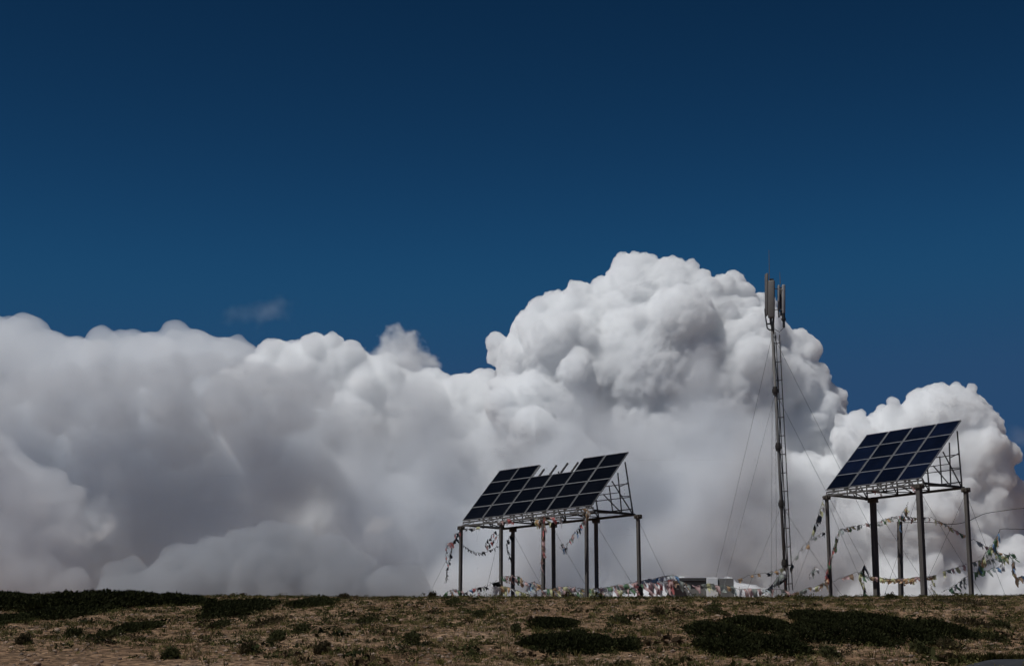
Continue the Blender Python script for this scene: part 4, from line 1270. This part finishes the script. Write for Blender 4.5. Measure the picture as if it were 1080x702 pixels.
C = lobes([(-120,400,58,0),(-60,396,56,0),(0,392,54,0),(40,400,52,0),(80,408,50,0),(120,404,48,0),(160,398,47,0),(200,394,46,0),(240,402,46,0),(60,480,95,60),(220,480,95,60),(-100,480,95,60),(40,590,110,60),(180,600,110,60),(-120,600,110,60),(-260,430,95,40),(-400,440,95,40),(-400,560,120,60)], 3100)
cloud('cloud_bank', 'long soft pale cloud bank at the far left, behind the grey front cloud', grow(C, 8, 1, (30,), (.22,)), 5.0, V_BANK, 0, 1/70.0, 1, smooth=4, soft=26, caul=(26.0, 4.0, 3))
C2 = lobes([(292,414,42,0),(320,404,43,0),(348,400,41,0),(385,420,43,0),(440,440,46,0),(490,444,48,0),(540,458,50,0),(380,485,82,60),(500,515,84,60),(300,475,82,60),(320,575,95,60),(430,595,95,60),(530,610,90,60)], 2850)
cloud('cumulus_cloud', 'bright crinkled cloud shoulder between the soft left bank and the tower', grow(C2, 18, 1, (40,), (.24,)), 2.8, V_SHOULDER, 0, 1/55.0, 1, smooth=3, soft=14, caul=(24.0, 9.0, 4))
Pf = lobes([(427,356,14,0),(436,351,9,0),(416,348,9,0),(430,370,18,0),(410,368,16,0),(396,378,16,0),(444,374,14,0),(404,358,9,0),(384,384,16,0),(456,382,14,0),(425,384,22,0)], 2900)
cloud('cloud_puff', 'little ragged puff standing above the notch between bank and tower', grow(Pf, 12, 2, (12, 6)), 4.0, V_PUFF, 5.0, 1/30.0, 4, soft=5, band=20)
Dd = lobes([(-130,455,68,0),(-40,453,62,0),(40,447,58,0),(110,441,57,0),(180,437,56,0),(250,438,58,0),(320,450,58,0),(390,468,62,0),(470,474,66,0),(550,480,66,20),(640,470,68,20),(730,456,70,20),(800,478,60,20),(880,550,55,20),
  (0,540,100,0),(130,535,105,0),(260,535,105,0),(390,550,100,0),(500,580,100,0),(620,590,100,20),(740,595,95,20),(850,615,82,20),(60,640,100,0),(220,640,100,0),(380,650,100,0),(540,660,100,0),(700,670,100,20),(840,670,90,20),(-130,560,110,0),(-230,520,120,20),(-380,540,120,20),(-380,660,120,0),(-230,650,110,0)], 2200)
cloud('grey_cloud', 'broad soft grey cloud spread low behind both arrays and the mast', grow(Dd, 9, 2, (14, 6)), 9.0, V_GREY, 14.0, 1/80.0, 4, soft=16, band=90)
K = lobes([(-40,420,15,0),(-10,416,15,0),(20,410,15,0),(48,403,14,0),(75,398,15,0),(105,398,16,0),(135,397,16,0),(165,394,16,0),(195,389,16,0),(222,385,14,0),(250,391,16,0),(280,398,15,0),(310,406,15,0),(338,414,14,0),
  (0,438,26,30),(60,428,28,30),(120,426,28,30),(180,422,28,30),(240,422,28,30),(300,432,26,30),(30,462,34,75),(110,458,36,75),(190,456,36,75),(270,460,34,75)], 2085)
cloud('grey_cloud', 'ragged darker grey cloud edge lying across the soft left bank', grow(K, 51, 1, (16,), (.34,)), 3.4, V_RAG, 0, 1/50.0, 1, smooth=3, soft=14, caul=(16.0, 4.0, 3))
E = lobes([(195,598,22,0),(225,588,22,0),(255,580,22,0),(285,576,22,0),(315,578,22,0),(345,586,22,0),(370,600,20,0),(280,612,46,0),(350,628,42,0),(200,628,42,0),(420,632,34,0),(140,636,34,0)], 1900)
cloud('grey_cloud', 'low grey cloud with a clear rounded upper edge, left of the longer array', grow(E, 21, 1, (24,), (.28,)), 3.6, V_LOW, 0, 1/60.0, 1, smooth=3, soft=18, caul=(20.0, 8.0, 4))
E2 = lobes([(-30,515,55,0),(20,535,45,0),(50,565,40,0),(-20,595,65,0),(40,625,50,0)], 1950)
cloud('grey_cloud', 'blue-grey cloud mass at the left edge above the crest', grow(E2, 23, 1, (24,), (.28,)), 4.0, V_SIDE, 0, 1/70.0, 1, smooth=4, soft=16, caul=(34.0, 11.0, 4))
E3 = lobes([(700,572,30,0),(750,557,32,0),(800,545,30,0),(850,549,30,0),(880,567,30,0),(790,588,38,0),(850,598,38,0),(720,608,34,0)], 2000)
cloud('grey_cloud', 'dark smooth cloud low behind the lower half of the mast', grow(E3, 25, 2, (14, 7)), 6.0, V_BAND, 9.0, 1/60.0, 4, soft=10, band=50)
Fp = lobes([(760,634,23,0),(785,632,17,0),(720,636,23,0),(690,638,21,0),(650,640,17,0),(805,640,15,0),(610,640,15,0)], 1800)
cloud('low_cloud', 'small bright cloud low on the skyline behind the hut and blocks', grow(Fp, 31, 1, (14,), (.3,)), 2.5, V_CUM, 0, 1, 1, smooth=2, caul=(12.0, 2.5, 3))
Gp = lobes([(88,572,11,0),(101,566,13,0),(114,559,12,0),(122,550,10,0),(400,556,12,0),(412,552,10,0),(386,560,11,0)], 1880)
cloud('low_cloud', 'small bright cloud shreds showing against the grey on the left', grow(Gp, 33, 2, (12, 6)), 3.5, V_SHRED, 5.0, 1/25.0, 4, soft=6, band=24)
W1 = lobes([(240,340,12,0),(258,336,16,0),(276,331,18,0),(292,326,16,0),(304,322,11,0)], 2900)
cloud('cloud_wisp', 'faint thin wisp in the blue just above the left bank', grow(W1, 41, 2, (10, 5)), 4.0, V_THIN, 6.0, 1/30.0, 4, soft=6, band=30)
W2 = lobes([(1062,466,15,0),(1078,462,19,0),(1095,468,20,0),(1120,460,18,0)], 2350)
cloud('cloud_wisp', 'faint greyish wisp at the right edge of the sky', grow(W2, 43, 2, (10, 5)), 4.0, V_THIN, 6.0, 1/30.0, 4, soft=6, band=30)
